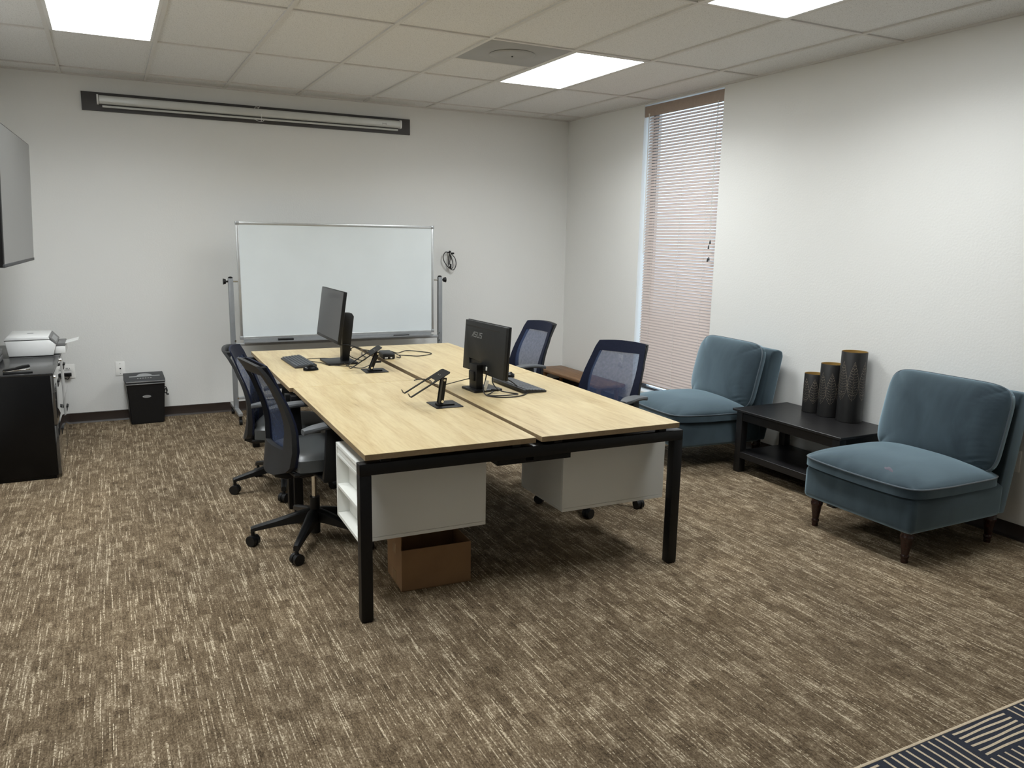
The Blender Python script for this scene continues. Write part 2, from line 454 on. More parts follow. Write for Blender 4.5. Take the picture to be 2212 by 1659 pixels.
def ceiling_light(i, j, label, k=1.0):
    """2x4 troffer in the cell right of grid column i+1, row j..j+1"""
    x1 = -XO-i*T-0.012; x0 = -XO-(i+1)*T+0.012
    y1 = -YO-j*2*T-0.012; y0 = -YO-(j+1)*2*T+0.012
    cx, cy = (x0+x1)/2, (y0+y1)/2
    t = thing('ceiling_light', label, 'ceiling light', (cx, cy, H), 0, 'recessed ceiling lights')
    w, l = (x1-x0)/2, (y1-y0)/2
    b = BM(); f = 0.022
    box(b, -w, w, -l, -l+f, -0.001, 0.008, 0.002); box(b, -w, w, l-f, l, -0.001, 0.008, 0.002)
    box(b, -w, -w+f, -l+f, l-f, -0.001, 0.008, 0.002); box(b, w-f, w, -l+f, l-f, -0.001, 0.008, 0.002)
    finish(b, 'frame', M['lampframe'], t)
    b = BM(); box(b, -w+f, w-f, -l+f, l-f, 0.004, 0.009)
    finish(b, 'diffuser', M['lamp'], t)
    ld = bpy.data.lights.new('tube_light', 'AREA'); ld.shape = 'RECTANGLE'; ld.size = 2*(w-f); ld.size_y = 2*(l-f)
    ld.energy = LAMP_W*k; ld.spread = LAMP_SPREAD; ld.color = (0.94, 0.985, 1.0)
    lo = bpy.data.objects.new('tube_light', ld); COL.objects.link(lo); lo.parent = t; lo.location = (0, 0, 0.0025)
ceiling_light(1, 1, 'lit white panel light in the ceiling beside the grey air vent', 1.25)
ceiling_light(6, 1, 'lit white panel light in the ceiling nearest the wall television', 1.35)
ceiling_light(1, 3, 'lit white panel light cut off by the top edge, above the armchairs')
ceiling_light(6, 3, 'lit white panel light in the ceiling above the near end of the room, left row')

def air_vent():
    x1 = -XO-2*T-0.012; x0 = -XO-3*T+0.012
    y0 = -YO-2*2*T+0.012; y1 = -YO-3*T-0.012
    t = thing('air_vent', 'grey square metal air vent in the ceiling beside a lit panel', 'air vent', ((x0+x1)/2, (y0+y1)/2, H))
    w, l = (x1-x0)/2, (y1-y0)/2
    b = BM(); box(b, -w, w, -l, l, 0.001, 0.009, 0.003); finish(b, 'plate', M['vent'], t)
    b = BM()
    lathe(b, [(0.150, 0.001), (0.155, -0.002), (0.150, -0.006), (0.120, -0.009), (0.06, -0.0105), (0.0, -0.011)][::-1], (0, 0, 0), 36, cap=False)
    finish(b, 'round_baffle', M['vent'], t)
    b = BM(); cyl(b, (0, 0, -0.0155), (0, 0, -0.010), 0.006); finish(b, 'screw', M['blackmetal'], t)
air_vent()

def window():
    xg = 0.13
    b = BM(); f = 0.024
    box(b, xg-0.02, xg+0.02, WY0, WY1, WZ0, WZ0+f); box(b, xg-0.02, xg+0.02, WY0, WY1, WZ1-f, WZ1)
    box(b, xg-0.02, xg+0.02, WY0, WY0+f, WZ0+f, WZ1-f); box(b, xg-0.02, xg+0.02, WY1-f, WY1, WZ0+f, WZ1-f)
    w = struct(finish(b, 'window_1', M['winframe']))
    b = BM(); box(b, xg-0.003, xg+0.003, WY0+f, WY1-f, WZ0+f, WZ1-f); finish(b, 'pane', M['glass'], w)
    b = BM(); box(b, -0.012, 0.11, WY0+0.001, WY1-0.001, WZ0-0.018, WZ0+0.004, 0.004); finish(b, 'sill', M['sill'], w)
window()

def blind():
    y0, y1 = WY0+0.006, WY1-0.030
    t = thing('window_blind', 'tall beige horizontal slat blind closed over the narrow window', 'window blind', (0.045, (y0+y1)/2, WZ0))
    hw = (y1-y0)/2
    zt, zb = 2.70-WZ0, 0.285-WZ0
    b = BM(); box(b, -0.022, 0.022, -hw, hw, zt+0.008, zt+0.045, 0.003)
    finish(b, 'headrail', M['slatrail'], t)
    b = BM(); box(b, -0.040, -0.030, -hw-0.004, hw+0.028, zt-0.015, zt+0.080, 0.003)
    finish(b, 'valance', M['slatrail'], t)
    # slats: inner edge low, outer edge high, slightly crowned
    b = BM(); p = 0.0255; n = int((zt-zb)/p); ns = 5
    for i in range(n):
        zc = zb+0.02+i*p; a = math.radians(51); wd = 0.0145
        prev = None
        for s in range(ns+1):
            q = -1+2*s/ns
            lx, lz = wd*q, 0.0026*(1-q*q)
            x = lx*math.cos(a)-lz*math.sin(a); z = lx*math.sin(a)+lz*math.cos(a)
            jit = 0.0006*math.sin(i*12.9)
            A = b.verts.new((x, -hw+0.004, zc+z+jit)); B = b.verts.new((x, hw-0.004, zc+z-jit))
            if prev: b.faces.new((prev[0], prev[1], B, A))
            prev = (A, B)
    finish(b, 'slats', M['slat'], t, recalc=False)
    b = BM(); box(b, -0.013, 0.013, -hw+0.003, hw-0.003, zb-0.012, zb+0.004, 0.003); finish(b, 'bottom_rail', M['slat'], t)
    for yy in (-hw+0.17, 0.0, hw-0.13):
        b = BM()
        for xx in (-0.0125, 0.0125): cyl(b, (xx, yy, zb), (xx, yy, zt+0.01), 0.0009, n=6)
        finish(b, 'ladder_cord', M['cordw'], t)
    b = BM(); cyl(b, (-0.045, hw-0.045, zt+0.0), (-0.048, hw-0.05, zt-1.22), 0.004, n=8)
    box(b, -0.047, -0.028, hw-0.052, hw-0.038, zt-0.003, zt+0.012); finish(b, 'tilt_wand', M['cordw'], t)
    for k, (dy, ln) in enumerate(((0.055, 1.09), (0.065, 1.13), (0.06, 1.22))):
        b = BM(); tube(b, [(-0.044, -hw+dy, zt), (-0.045, -hw+dy+0.004, zt-ln*0.6), (-0.045, -hw+dy, zt-ln)], 0.0012, 6, 4)
        finish(b, 'pull_cord', M['cordw'], t)
    for dy, z in ((0.055, 1.10), (0.069, 1.14), (0.058, 1.235), (0.074, 1.245)):
        b = BM(); lathe(b, [(0.002, 0.03), (0.005, 0.02), (0.008, 0.0), (0.0, -0.002)][::-1], (-0.045, -hw+dy, zt-z-0.02), 10)
        finish(b, 'tassel', M['greyplastic'], t)
blind()

# ------------------------------------------------------------------ desks
def desk(label, ox, oy, rz, L, W, g0, g1, tray):
    t = thing('workstation_desk', label, 'desk', (ox, oy, 0), rz, 'double sided oak topped desks')
    for x0, x1 in ((0.0, g0), (g1, W)):
        b = BM(); box(b, x0, x1, 0, L, 0.705, 0.730, 0.0012, 1)
        bmesh.ops.recalc_face_normals(b, faces=list(b.faces))
        for f in b.faces:
            if f.normal.z < 0.5: f.material_index = 1
        finish(b, 'tabletop', [M['oak'], M['oakedge']], t)
    fx0, fx1 = -0.022, W+0.028
    for y0 in (0.004, L-0.054):
        for x0 in (fx0, fx1-0.05):
            b = BM(); box(b, x0, x0+0.05, y0, y0+0.05, 0.004, 0.6405, 0.003)
            box(b, x0+0.006, x0+0.044, y0+0.006, y0+0.044, 0.0, 0.006)
            finish(b, 'leg', M['blackmetal'], t)
        b = BM(); box(b, fx0, fx1, y0, y0+0.05, 0.640, 0.690, 0.003)
        for xx in (0.09, g0-0.09, g1+0.09, W-0.09): box(b, xx-0.02, xx+0.02, y0+0.008, y0+0.042, 0.688, 0.706)
        finish(b, 'beam', M['blackmetal'], t)
    for xx in (0.30, g0-0.10, g1+0.10, W-0.30):
        b = BM(); box(b, xx-0.02, xx+0.02, 0.052, L-0.052, 0.660, 0.704, 0.002); finish(b, 'rail', M['blackmetal'], t)
    if tray:
        xa, xb, za = 0.612, 0.985, 0.602
        b = BM()
        box(b, xa, xb, 0.052, 1.25, za, za+0.003)
        box(b, xa, xa+0.003, 0.052, 1.25, za, 0.652); box(b, xb-0.003, xb, 0.052, 1.25, za, 0.652)
        box(b, xa, 0.752, 0.052, 0.056, za, 0.652); box(b, 0.792, xb, 0.052, 0.056, za, 0.652)
        box(b, 0.752, 0.792, 0.052, 0.056, za+0.034, 0.652); box(b, 0.752, 0.792, 0.052, 0.056, za, za+0.008)
        finish(b, 'cable_tray', M['blackmetal'], t)
    return t
RZF, RZR = math.radians(-1.2), math.radians(-1.1)
desk('near oak topped desk with black square legs, white pedestals hung underneath', -3.528, -4.42, RZF, 1.538, 1.562, 0.775, 0.805, True)
desk('far oak topped desk nearer the whiteboard, holding the left facing monitor', -3.517, -2.878, RZR, 1.553, 1.578, 0.772, 0.815, False)

def pedestal(label, x, y, flip, depth):
    """white box hung under the near desk; its open fronts face outwards"""
    w = 0.59; z0, z1 = 0.303, 0.656
    t = thing('desk_pedestal', label, 'storage pedestal', (x, y, z0), RZF, 'white pedestals under the near desk')
    h = z1-z0; th = 0.016
    def X(a): return (w-a) if flip else a
    def bx(b, xa, xb, ya, yb, za, zb, bv=0.001): box(b, min(X(xa), X(xb)), max(X(xa), X(xb)), ya, yb, za, zb, bv, 1)
    b = BM()
    bx(b, 0.0, w, 0, depth, 0.0, th); bx(b, 0.0, w, 0, depth, h-th, h)
    bx(b, 0.0, w, 0, th, th+0.0012, h-th-0.0012); bx(b, 0.0, w, depth-th, depth, th+0.0012, h-th-0.0012)
    bx(b, w-th, w, th, depth-th, th, h-th)
    finish(b, 'body', M['whitelam'], t)
    b = BM(); bx(b, 0.004, 0.012, th, depth-th, h-th-0.030, h-th-0.002); finish(b, 'pencil_drawer', M['whitelam'], t)
    for za, zb in ((th, 0.140), (0.156, h-th-0.034)):
        b = BM(); bx(b, 0.055, 0.065, th, depth-th, za, zb+0.01); finish(b, 'drawer_front', M['whitelam'], t)
    b = BM(); bx(b, 0.002, 0.06, th, depth-th, 0.141, 0.156); finish(b, 'divider', M['whitelam'], t)
    b = BM(); bx(b, 0.003, 0.06, th, depth-th, h-th-0.046, h-th-0.032); finish(b, 'divider', M['whitelam'], t)
    for xa in (0.28, 0.46):
        for ya in (0.05, depth-0.05):
            b = BM(); bx(b, xa-0.012, xa+0.012, ya-0.03, ya+0.03, h-0.001, h+0.0035); finish(b, 'hanger_bracket', M['blackmetal'], t)
pedestal('white pedestal under the near desk, open trays facing the left chairs', -3.520, -4.284, False, 0.392)
pedestal('white pedestal under the near desk on the armchair side', -2.527, -4.300, True, 0.440)

def cardboard_box():
    t = thing('cardboard_box', 'open brown cardboard box on the carpet under the left pedestal', 'cardboard box', (-3.301, -4.197, 0), math.radians(-3))
    W, D, Hh, th = 0.335, 0.245, 0.198, 0.004
    b = BM()
    box(b, 0, W, 0, D, 0.0, th); box(b, 0, W, 0, th, 0, Hh); box(b, 0, W, D-th, D, 0, Hh)
    box(b, 0, th, th, D-th, 0, Hh); box(b, W-th, W, th, D-th, 0, Hh)
    finish(b, 'body', M['cardboard'], t)
    b = BM(); quadbox(b, (0.0005, D/2, Hh+0.048), (th, D-0.012, 0.094), rot=Euler((0, math.radians(2), 0))); finish(b, 'flap', M['cardboard'], t)
    for za, zb in ((0.0, 0.062), (0.150, Hh-0.002)):
        b = BM(); box(b, -0.0008, 0.0, 0.095, 0.145, za, zb); finish(b, 'tape', M['tape'], t)
cardboard_box()

# ------------------------------------------------------------------ office chairs
PIV = Vector((-0.19, 0, 0.50))
BACKP = [(0.0, -0.205, 0.405), (0.12, -0.190, 0.47), (0.24, -0.180, 0.545), (0.44, -0.180, 0.66), (0.60, -0.207, 0.76), (0.75, -0.240, 0.84), (1.0, -0.292, 0.985)]
BACKW = [(0.0, 0.160), (0.10, 0.195), (0.24, 0.212), (0.44, 0.212), (0.7, 0.196), (0.93, 0.174), (1.0, 0.163)]
def interp(tab, t):
    for a, b in zip(tab, tab[1:]):
        if t <= b[0]:
            u = (t-a[0])/(b[0]-a[0]); return [p+(q-p)*u for p, q in zip(a[1:], b[1:])]
    return list(tab[-1][1:])
def back_pt(s, t, off):
    x, z = interp(BACKP, t); w, = interp(BACKW, t)
    x += 0.040*s*s*(0.5+0.5*(1-t))+off
    if t > 0.9: z -= 0.012*s*s*(t-0.9)/0.1
    if t < 0.1: z += 0.03*s*s*(0.1-t)/0.1
    return Vector((x, w*s, z))-PIV
def back_shell(sel, off, thick, offtop=None):
    b = BM()
    ss = [-1, -0.9, -0.80, -0.6, -0.4, -0.2, 0, 0.2, 0.4, 0.6, 0.80, 0.9, 1]
    def warp(s, t):
        q = min(1, max(0, (0.66-t)/0.5)); q = q*q*(3-2*q); si = 0.80-0.17*q
        a = abs(s); a = si*a/0.80 if a <= 0.80 else si+(1-si)*(a-0.80)/0.20
        return math.copysign(a, s)
    ts = [0, 0.05, 0.11, 0.17, 0.24, 0.32, 0.40, 0.48, 0.56, 0.64, 0.72, 0.80, 0.87, 0.90, 0.95, 1.0]
    V = {}
    def o(t):
        if offtop is None: return off
        return off+(offtop-off)*max(0, (t-0.8)/0.2)
    def vt(i, j, k):
        if (i, j, k) not in V: V[i, j, k] = b.verts.new(back_pt(warp(ss[i], ts[j]), ts[j], o(ts[j])-(thick*(1+0.9*max(0, 0.6-ts[j])) if k else 0)))
        return V[i, j, k]
    cells = {(i, j) for i in range(len(ss)-1) for j in range(len(ts)-1) if sel((ss[i]+ss[i+1])/2, (ts[j]+ts[j+1])/2)}
    for i, j in cells:
        b.faces.new((vt(i, j, 0), vt(i+1, j, 0), vt(i+1, j+1, 0), vt(i, j+1, 0)))
        if thick:
            b.faces.new((vt(i, j, 1), vt(i, j+1, 1), vt(i+1, j+1, 1), vt(i+1, j, 1)))
            for di, dj, p, q in ((-1, 0, (i, j), (i, j+1)), (1, 0, (i+1, j), (i+1, j+1)), (0, -1, (i, j), (i+1, j)), (0, 1, (i, j+1), (i+1, j+1))):
                if (i+di, j+dj) not in cells: b.faces.new((vt(*p, 0), vt(*q, 0), vt(*q, 1), vt(*p, 1)))
    return b

def make_chair():
    t = thing('office_chair', '', 'office chair', group='office chairs at the desks')
    # base
    b = BM()
    cyl(b, (0, 0, 0.048), (0, 0, 0.245), 0.026, 0.026, 24)
    for k in range(5):
        a = 2*PI*k/5; d = Vector((math.cos(a), math.sin(a), 0)); n = Vector((-d.y, d.x, 0))
        prev = None
        for r, zt, zb, hw in ((0.015, 0.182, 0.115, 0.028), (0.07, 0.172, 0.115, 0.026), (0.20, 0.135, 0.100, 0.020), (0.305, 0.108, 0.082, 0.016), (0.326, 0.101, 0.072, 0.014)):
            ring = [b.verts.new(d*r+n*sx*hw*f+Vector((0, 0, z))) for sx, f, z in ((-1, 1, zb), (1, 1, zb), (1, 1, zt-0.008), (1, .55, zt), (-1, .55, zt), (-1, 1, zt-0.008))]
            if prev:
                for i in range(6): b.faces.new((prev[i], prev[(i+1) % 6], ring[(i+1) % 6], ring[i]))
            else: b.faces.new(ring[::-1])
            prev = ring
        b.faces.new(prev)
    base = finish(b, 'star_base', M['blackplastic'], t)
    for k in range(5):
        a = 2*PI*k/5; d = Vector((math.cos(a), math.sin(a), 0)); c = d*0.316
        n = Vector((math.cos(a+0.9), math.sin(a+0.9), 0))          # axle direction
        b = BM()
        cyl(b, c+Vector((0, 0, 0.045)), c+Vector((0, 0, 0.080)), 0.011, 0.009, 12)
        for s0, s1 in ((-0.024, -0.005), (0.005, 0.024)):
            c0 = c+Vector((0, 0, 0.0285))
            cyl(b, c0+n*s0, c0+n*s1, 0.0285, 0.0285, 20)
        side = Vector((-n.y, n.x, 0))
        cyl(b, c+Vector((0, 0, 0.030))-n*0.006, c+Vector((0, 0, 0.030))+n*0.006, 0.024, 0.024, 16)
        finish(b, 'caster', M['blackplastic'], base)
    b = BM(); cyl(b, (0, 0, 0.235), (0, 0, 0.43), 0.0135, 0.0135, 20); finish(b, 'gas_lift', M['chrome'], t)
    # seat
    b = BM()
    N = 18
    def seat_pt(u, v, top):
        x = 0.048+0.218*u*math.sqrt(1-0.20*v*v); y = 0.245*v*math.sqrt(1-0.22*u*u)
        e = max(abs(u), abs(v))
        if top: z = 0.498+0.028*((1-u**6)*(1-v**6))**0.5-0.010*u*u*(1 if u > 0 else 0.2)
        else: z = 0.430+0.008*e
        return Vector((x, y, z))
    for top in (True, False):
        g = [[b.verts.new(seat_pt(-1+2*i/N, -1+2*j/N, top)) for j in range(N+1)] for i in range(N+1)]
        for i in range(N):
            for j in range(N): b.faces.new((g[i][j], g[i+1][j], g[i+1][j+1], g[i][j+1]) if top else (g[i][j], g[i][j+1], g[i+1][j+1], g[i+1][j]))
        if top: gt = g
        else: gb = g
    rim = [(i, 0) for i in range(N)]+[(N, j) for j in range(N)]+[(i, N) for i in range(N, 0, -1)]+[(0, j) for j in range(N, 0, -1)]
    for (i, j), (k, l) in zip(rim, rim[1:]+rim[:1]): b.faces.new((gb[i][j], gb[k][l], gt[k][l], gt[i][j]))
    seat = finish(b, 'seat', M['leather'], t, angle=50)
    b = BM()
    box(b, -0.17, 0.20, -0.20, 0.20, 0.412, 0.434, 0.01); box(b, -0.10, 0.09, -0.075, 0.075, 0.365, 0.415, 0.012)
    finish(b, 'seat_mechanism', M['blackplastic'], t)
    b = BM(); tube(b, [(0.03, -0.07, 0.39), (0.03, -0.19, 0.385), (0.035, -0.25, 0.378)], 0.006, 8, 4); finish(b, 'lever', M['blackplastic'], t)
    # arms
    for s in (-1, 1):
        b = BM()
        prism(b, rrect(-0.060, 0.045, 0.396, 0.418, 0.008, 3), 'y', s*0.12, s*0.295)
        prism(b, [(-0.060, 0.398), (0.045, 0.398), (0.040, 0.55), (0.032, 0.668), (-0.036, 0.668), (-0.045, 0.55)], 'y', s*0.272, s*0.297, 0.004)
        post = finish(b, 'armrest', M['blackplastic'], t)
        b = BM(); n = 14; L0, L1 = -0.150, 0.125
        prev = None
        for i in range(n+1):
            u = i/n; x = L0+(L1-L0)*u
            w = 0.043*max(0.25, (1-abs(2*u-1)**3.2))**0.5
            zc = 0.680-0.012*(2*u-1)**2-0.010*(1-u)**2
            ring = []
            for q in range(12):
                a = 2*PI*q/12
                ring.append(b.verts.new((x, s*0.275+w*math.copysign(abs(math.cos(a))**0.6, math.cos(a)), zc+0.0135*math.copysign(abs(math.sin(a))**0.6, math.sin(a)))))
            if prev:
                for q in range(12): b.faces.new((prev[q], prev[(q+1) % 12], ring[(q+1) % 12], ring[q]))
            else: b.faces.new(ring[::-1])
            prev = ring
        b.faces.new(prev)
        finish(b, 'arm_pad', M['padplastic'], post)
    # back: navy front frame, black rear frame, see-through mesh
    frame = lambda s, c: abs(s) > 0.80 or c > 0.90 or c < 0.10
    bk = finish(back_shell(lambda s, c: abs(s) > 0.80 or c > 0.87 or c < 0.05, 0.0, 0.010), 'backrest', M['navy'], t)
    bk.location = PIV
    finish(back_shell(lambda s, c: not (abs(s) > 0.80 or c > 0.87 or c < 0.05), -0.004, 0), 'mesh_panel', M['mesh'], bk)
    finish(back_shell(lambda s, c: abs(s) > 0.80 or c > 0.90 or c < 0.21, -0.011, 0.020, -0.032), 'rear_frame', M['rearplastic'], bk)
    for s in (-1, 1):
        p, q = back_pt(s*0.98, 0.985, -0.006), back_pt(s*0.98, 0.985, -0.036)
        b = BM(); tube(b, [p, (p+q)/2, q], 0.005, 6, 2); finish(b, 'top_joint', M['rearplastic'], bk)
    b = BM()
    prism(b, [(-0.10, 0.385), (-0.17, 0.376), (-0.232, 0.398), (-0.226, 0.45), (-0.208, 0.45), (-0.20, 0.415), (-0.10, 0.415)], 'y', -0.085, 0.085, 0.006)
    finish(b, 'back_bracket', M['blackplastic'], t)
    return t

def pose_chair(t, x, y, face, base_ang, dz, recline, label):
    t.location = (x, y, 0); t.rotation_euler = (0, 0, face); t['label'] = label
    for c in t.children:
        n = c.name.split('.')[0]
        if n == 'star_base': c.rotation_euler = (0, 0, base_ang-face)
        elif n == 'gas_lift': c.location = (0, 0, min(0, dz*0.9))
        elif n == 'backrest': c.location = PIV+Vector((0, 0, dz)); c.rotation_euler = (0, -recline, 0)
        else: c.location = (0, 0, dz)
    bpy.context.view_layer.update()
chair0 = make_chair()
def base_angle(cx, cy, px, py): return math.atan2(py-cy, px-cx)
chairs = [chair0]+[copy_tree(chair0) for _ in range(3)]
pose_chair(chairs[0], -3.510, -3.414, 0.13, base_angle(-3.510, -3.414, -3.673, -3.702), 0.010, 0.0, 'navy mesh office chair on the left, nearest the viewer, raised highest')
pose_chair(chairs[1], -3.470, -2.417, -0.30, base_angle(-3.470, -2.417, -3.542, -2.73), -0.07, 0.0, 'navy mesh office chair on the left, beside the far desk and keyboard with mouse')
pose_chair(chairs[2], -1.824, -3.450, PI+0.467, base_angle(-1.824, -3.450, -2.0, -3.72), 0.005, 0.15, 'navy mesh office chair on the right, between the near desk and an armchair')
pose_chair(chairs[3], -1.670, -1.990, PI+0.13, 0.4, -0.022, 0.05, 'navy mesh office chair on the right, beside the room corner and wooden bench')

# ------------------------------------------------------------------ slipper armchairs
def cushion(cx, cy, cz, w, d, h, crown, k, N, wrinkle=0.0, kb=0.0):
    """pillow in local axes: w along x, d along y, body height h, top crown; returns bmesh and the welt loops"""
    b = BM()
    def P(u, v, top):
        m = max(abs(u), abs(v)); a_, c_ = (abs(u)/m, abs(v)/m) if m > 1e-6 else (1.0, 0.0)
        sq = 1+((a_**k+c_**k)**(-1.0/k)-1)*m*m
        x = cx+w/2*u*sq; y = cy+d/2*v*sq
        e = ((1-abs(u)**2.6)*(1-abs(v)**2.6))
        if top:
            z = cz+h/2+crown*max(0, e)**0.55
            if wrinkle:
                q = max(0.0, (v-0.45)/0.55)**1.5*(1-abs(v)**8)
                z += wrinkle*q*math.sin(x*230+5*math.sin(v*6+x*9))*(0.6+0.4*math.sin(x*61))
        else: z = cz-h/2-kb*max(0, e)**0.55
        return Vector((x, y, z))
    G = []
    for top in (True, False):
        g = [[b.verts.new(P(math.sin(PI/2*(-1+2*i/N)), math.sin(PI/2*(-1+2*j/N)), top)) for j in range(N+1)] for i in range(N+1)]
        for i in range(N):
            for j in range(N): b.faces.new((g[i][j], g[i+1][j], g[i+1][j+1], g[i][j+1]) if top else (g[i][j], g[i][j+1], g[i+1][j+1], g[i+1][j]))
        G.append(g)
    rim = [(i, 0) for i in range(N)]+[(N, j) for j in range(N)]+[(i, N) for i in range(N, 0, -1)]+[(0, j) for j in range(N, 0, -1)]
    for (i, j), (k2, l) in zip(rim, rim[1:]+rim[:1]): b.faces.new((G[1][i][j], G[1][k2][l], G[0][k2][l], G[0][i][j]))
    loops = [[G[q][i][j].co.copy() for i, j in rim] for q in (0, 1)]
    return b, loops

def make_armchair():
    """origin on the floor below the middle of the seat, facing -x (front at x=-0.38)"""
    t = thing('slipper_chair', '', 'armchair', group='blue velvet armchairs')
    b = BM(); quadbox(b, (-0.005, 0, 0.262), (0.735, 0.70, 0.190), 0.032, 4); finish(b, 'seat_base', M['velvet'], t)
    b, lp = cushion(-0.035, 0, 0.376, 0.715, 0.735, 0.048, 0.086, 9.0, 34)
    for v in b.verts:                                               # front corners lift a little, middle of the front sags
        f = max(0, (-v.co.x-0.1)/0.3)
        v.co.z += 0.010*f*(abs(v.co.y)/0.36)**2
    sc = finish(b, 'seat_cushion', M['velvet'], t, angle=60)
    b = BM()
    for l in lp[:1]:
        pts = [p+Vector((0, 0, 0.010*max(0, (-p.x-0.1)/0.3)*(abs(p.y)/0.36)**2)) for p in l]
        tube(b, pts, 0.0042, 6, 1, True, smooth=False)
    finish(b, 'welt', M['piping'], sc)
    # back slab, leaning
    b = BM(); prism(b, [(0.300, 0.190), (0.395, 0.175), (0.410, 0.24), (0.508, 0.79), (0.500, 0.825), (0.468, 0.838), (0.420, 0.835), (0.398, 0.81)], 'y', -0.345, 0.345, 0.012)
    finish(b, 'backrest', M['velvet'], t, angle=50)
    # back cushion built flat, then stood up
    b, lp = cushion(0, 0, 0, 0.485, 0.722, 0.035, 0.105, 6.5, 56, wrinkle=0.0075, kb=0.012)
    ang = math.radians(90+13)
    # local x up, local z towards the sitter
    up = Vector((math.sin(math.radians(13)), 0, math.cos(math.radians(13)))); fr = Vector((-up.z, 0, up.x)); o = Vector((0.285, 0, 0.640))
    def mp(p): return o+up*p.x+Vector((0, -1, 0))*p.y+fr*p.z
    for v in b.verts: v.co = mp(v.co)
    bc = finish(b, 'back_cushion', M['velvet'], t, angle=60)
    b = BM()
    for l in lp[:1]: tube(b, [mp(p) for p in l], 0.0042, 6, 1, True, smooth=False)
    finish(b, 'welt', M['piping'], bc)
    prof = [(0.0, 0.0), (0.017, 0.0), (0.018, 0.012), (0.0165, 0.022), (0.021, 0.030), (0.021, 0.038), (0.0175, 0.045), (0.024, 0.085), (0.0285, 0.122), (0.0335, 0.130), (0.0335, 0.142), (0.030, 0.148), (0.032, 0.172)]
    for x, y in ((-0.315, -0.29), (-0.315, 0.29), (0.365, -0.29), (0.365, 0.29)):
        b = BM(); lathe(b, prof, (x, y, 0), 20); finish(b, 'leg', M['darkwood'], t)
    return t
ac = make_armchair()
ac.location = (-0.548, -4.648, 0); ac.rotation_euler = (0, 0, math.radians(0.0))
ac['label'] = 'blue velvet armchair nearest the viewer, faint purple stain on its seat'
def seat_top(x, y):
    u, v = (x+0.035)/0.3575, y/0.3675
    e = max(0, (1-abs(u)**2.6)*(1-abs(v)**2.6))
    return 0.400+0.086*e**0.55+0.010*max(0, (-x-0.1)/0.3)*(abs(y)/0.36)**2
b = BM(); rings = []
for q in range(5):
    k = q/4; rings.append([])
    for i in range(22):
        t_ = 2*PI*i/22; wob = 1+0.22*math.sin(3*t_+1)+0.12*math.sin(5*t_)
        x, y = -0.312+0.013*k*wob*math.cos(t_)+0.25*0.03*k*wob*math.sin(t_), -0.145+0.030*k*wob*math.sin(t_)
        rings[-1].append(b.verts.new((x, y, seat_top(x, y)+0.0022-0.002*k*k)))
for ra, rb in zip(rings, rings[1:]):
    for i in range(22): b.faces.new((ra[i], ra[(i+1) % 22], rb[(i+1) % 22], rb[i]))
bmesh.ops.remove_doubles(b, verts=list(b.verts), dist=1e-5)
AC2 = copy_tree(ac)
st = finish(b, 'stain', M['stain'], [c for c in ac.children if c.name.startswith('seat_cushion')][0])
AC2.location = (-0.556, -2.880, 0); AC2.rotation_euler = (0, 0, math.radians(-5))
AC2['label'] = 'blue velvet armchair in front of the window blind, beside the near office chair'

# ------------------------------------------------------------------ low black table and vases
def coffee_table():
    t = thing('coffee_table', 'low black table with lower shelf between the two blue armchairs', 'coffee table', (-0.287, -3.752, 0))
    w, l = 0.26, 0.465
    b = BM(); box(b, -w, w, -l, l, 0.436, 0.452, 0.0015, 1); finish(b, 'tabletop', M['blacktable'], t)
    b = BM()
    for y in (-l+0.028, l-0.046): box(b, -w+0.07, w-0.07, y, y+0.018, 0.372, 0.437)
    for x in (-w+0.028, w-0.046): box(b, x, x+0.018, -l+0.07, l-0.07, 0.372, 0.437)
    finish(b, 'apron', M['blacktable'], t)
    for x in (-w+0.022, w-0.077):
        for y in (-l+0.022, l-0.077):
            b = BM(); prism(b, [(x, 0.0), (x+0.055, 0.0), (x+0.055, 0.437), (x, 0.437)], 'y', y, y+0.055, 0.002); finish(b, 'leg', M['blacktable'], t)
    b = BM(); box(b, -w+0.024, w-0.024, -l+0.04, l-0.04, 0.105, 0.150, 0.0015, 1); finish(b, 'shelf', M['blacktable'], t)
coffee_table()

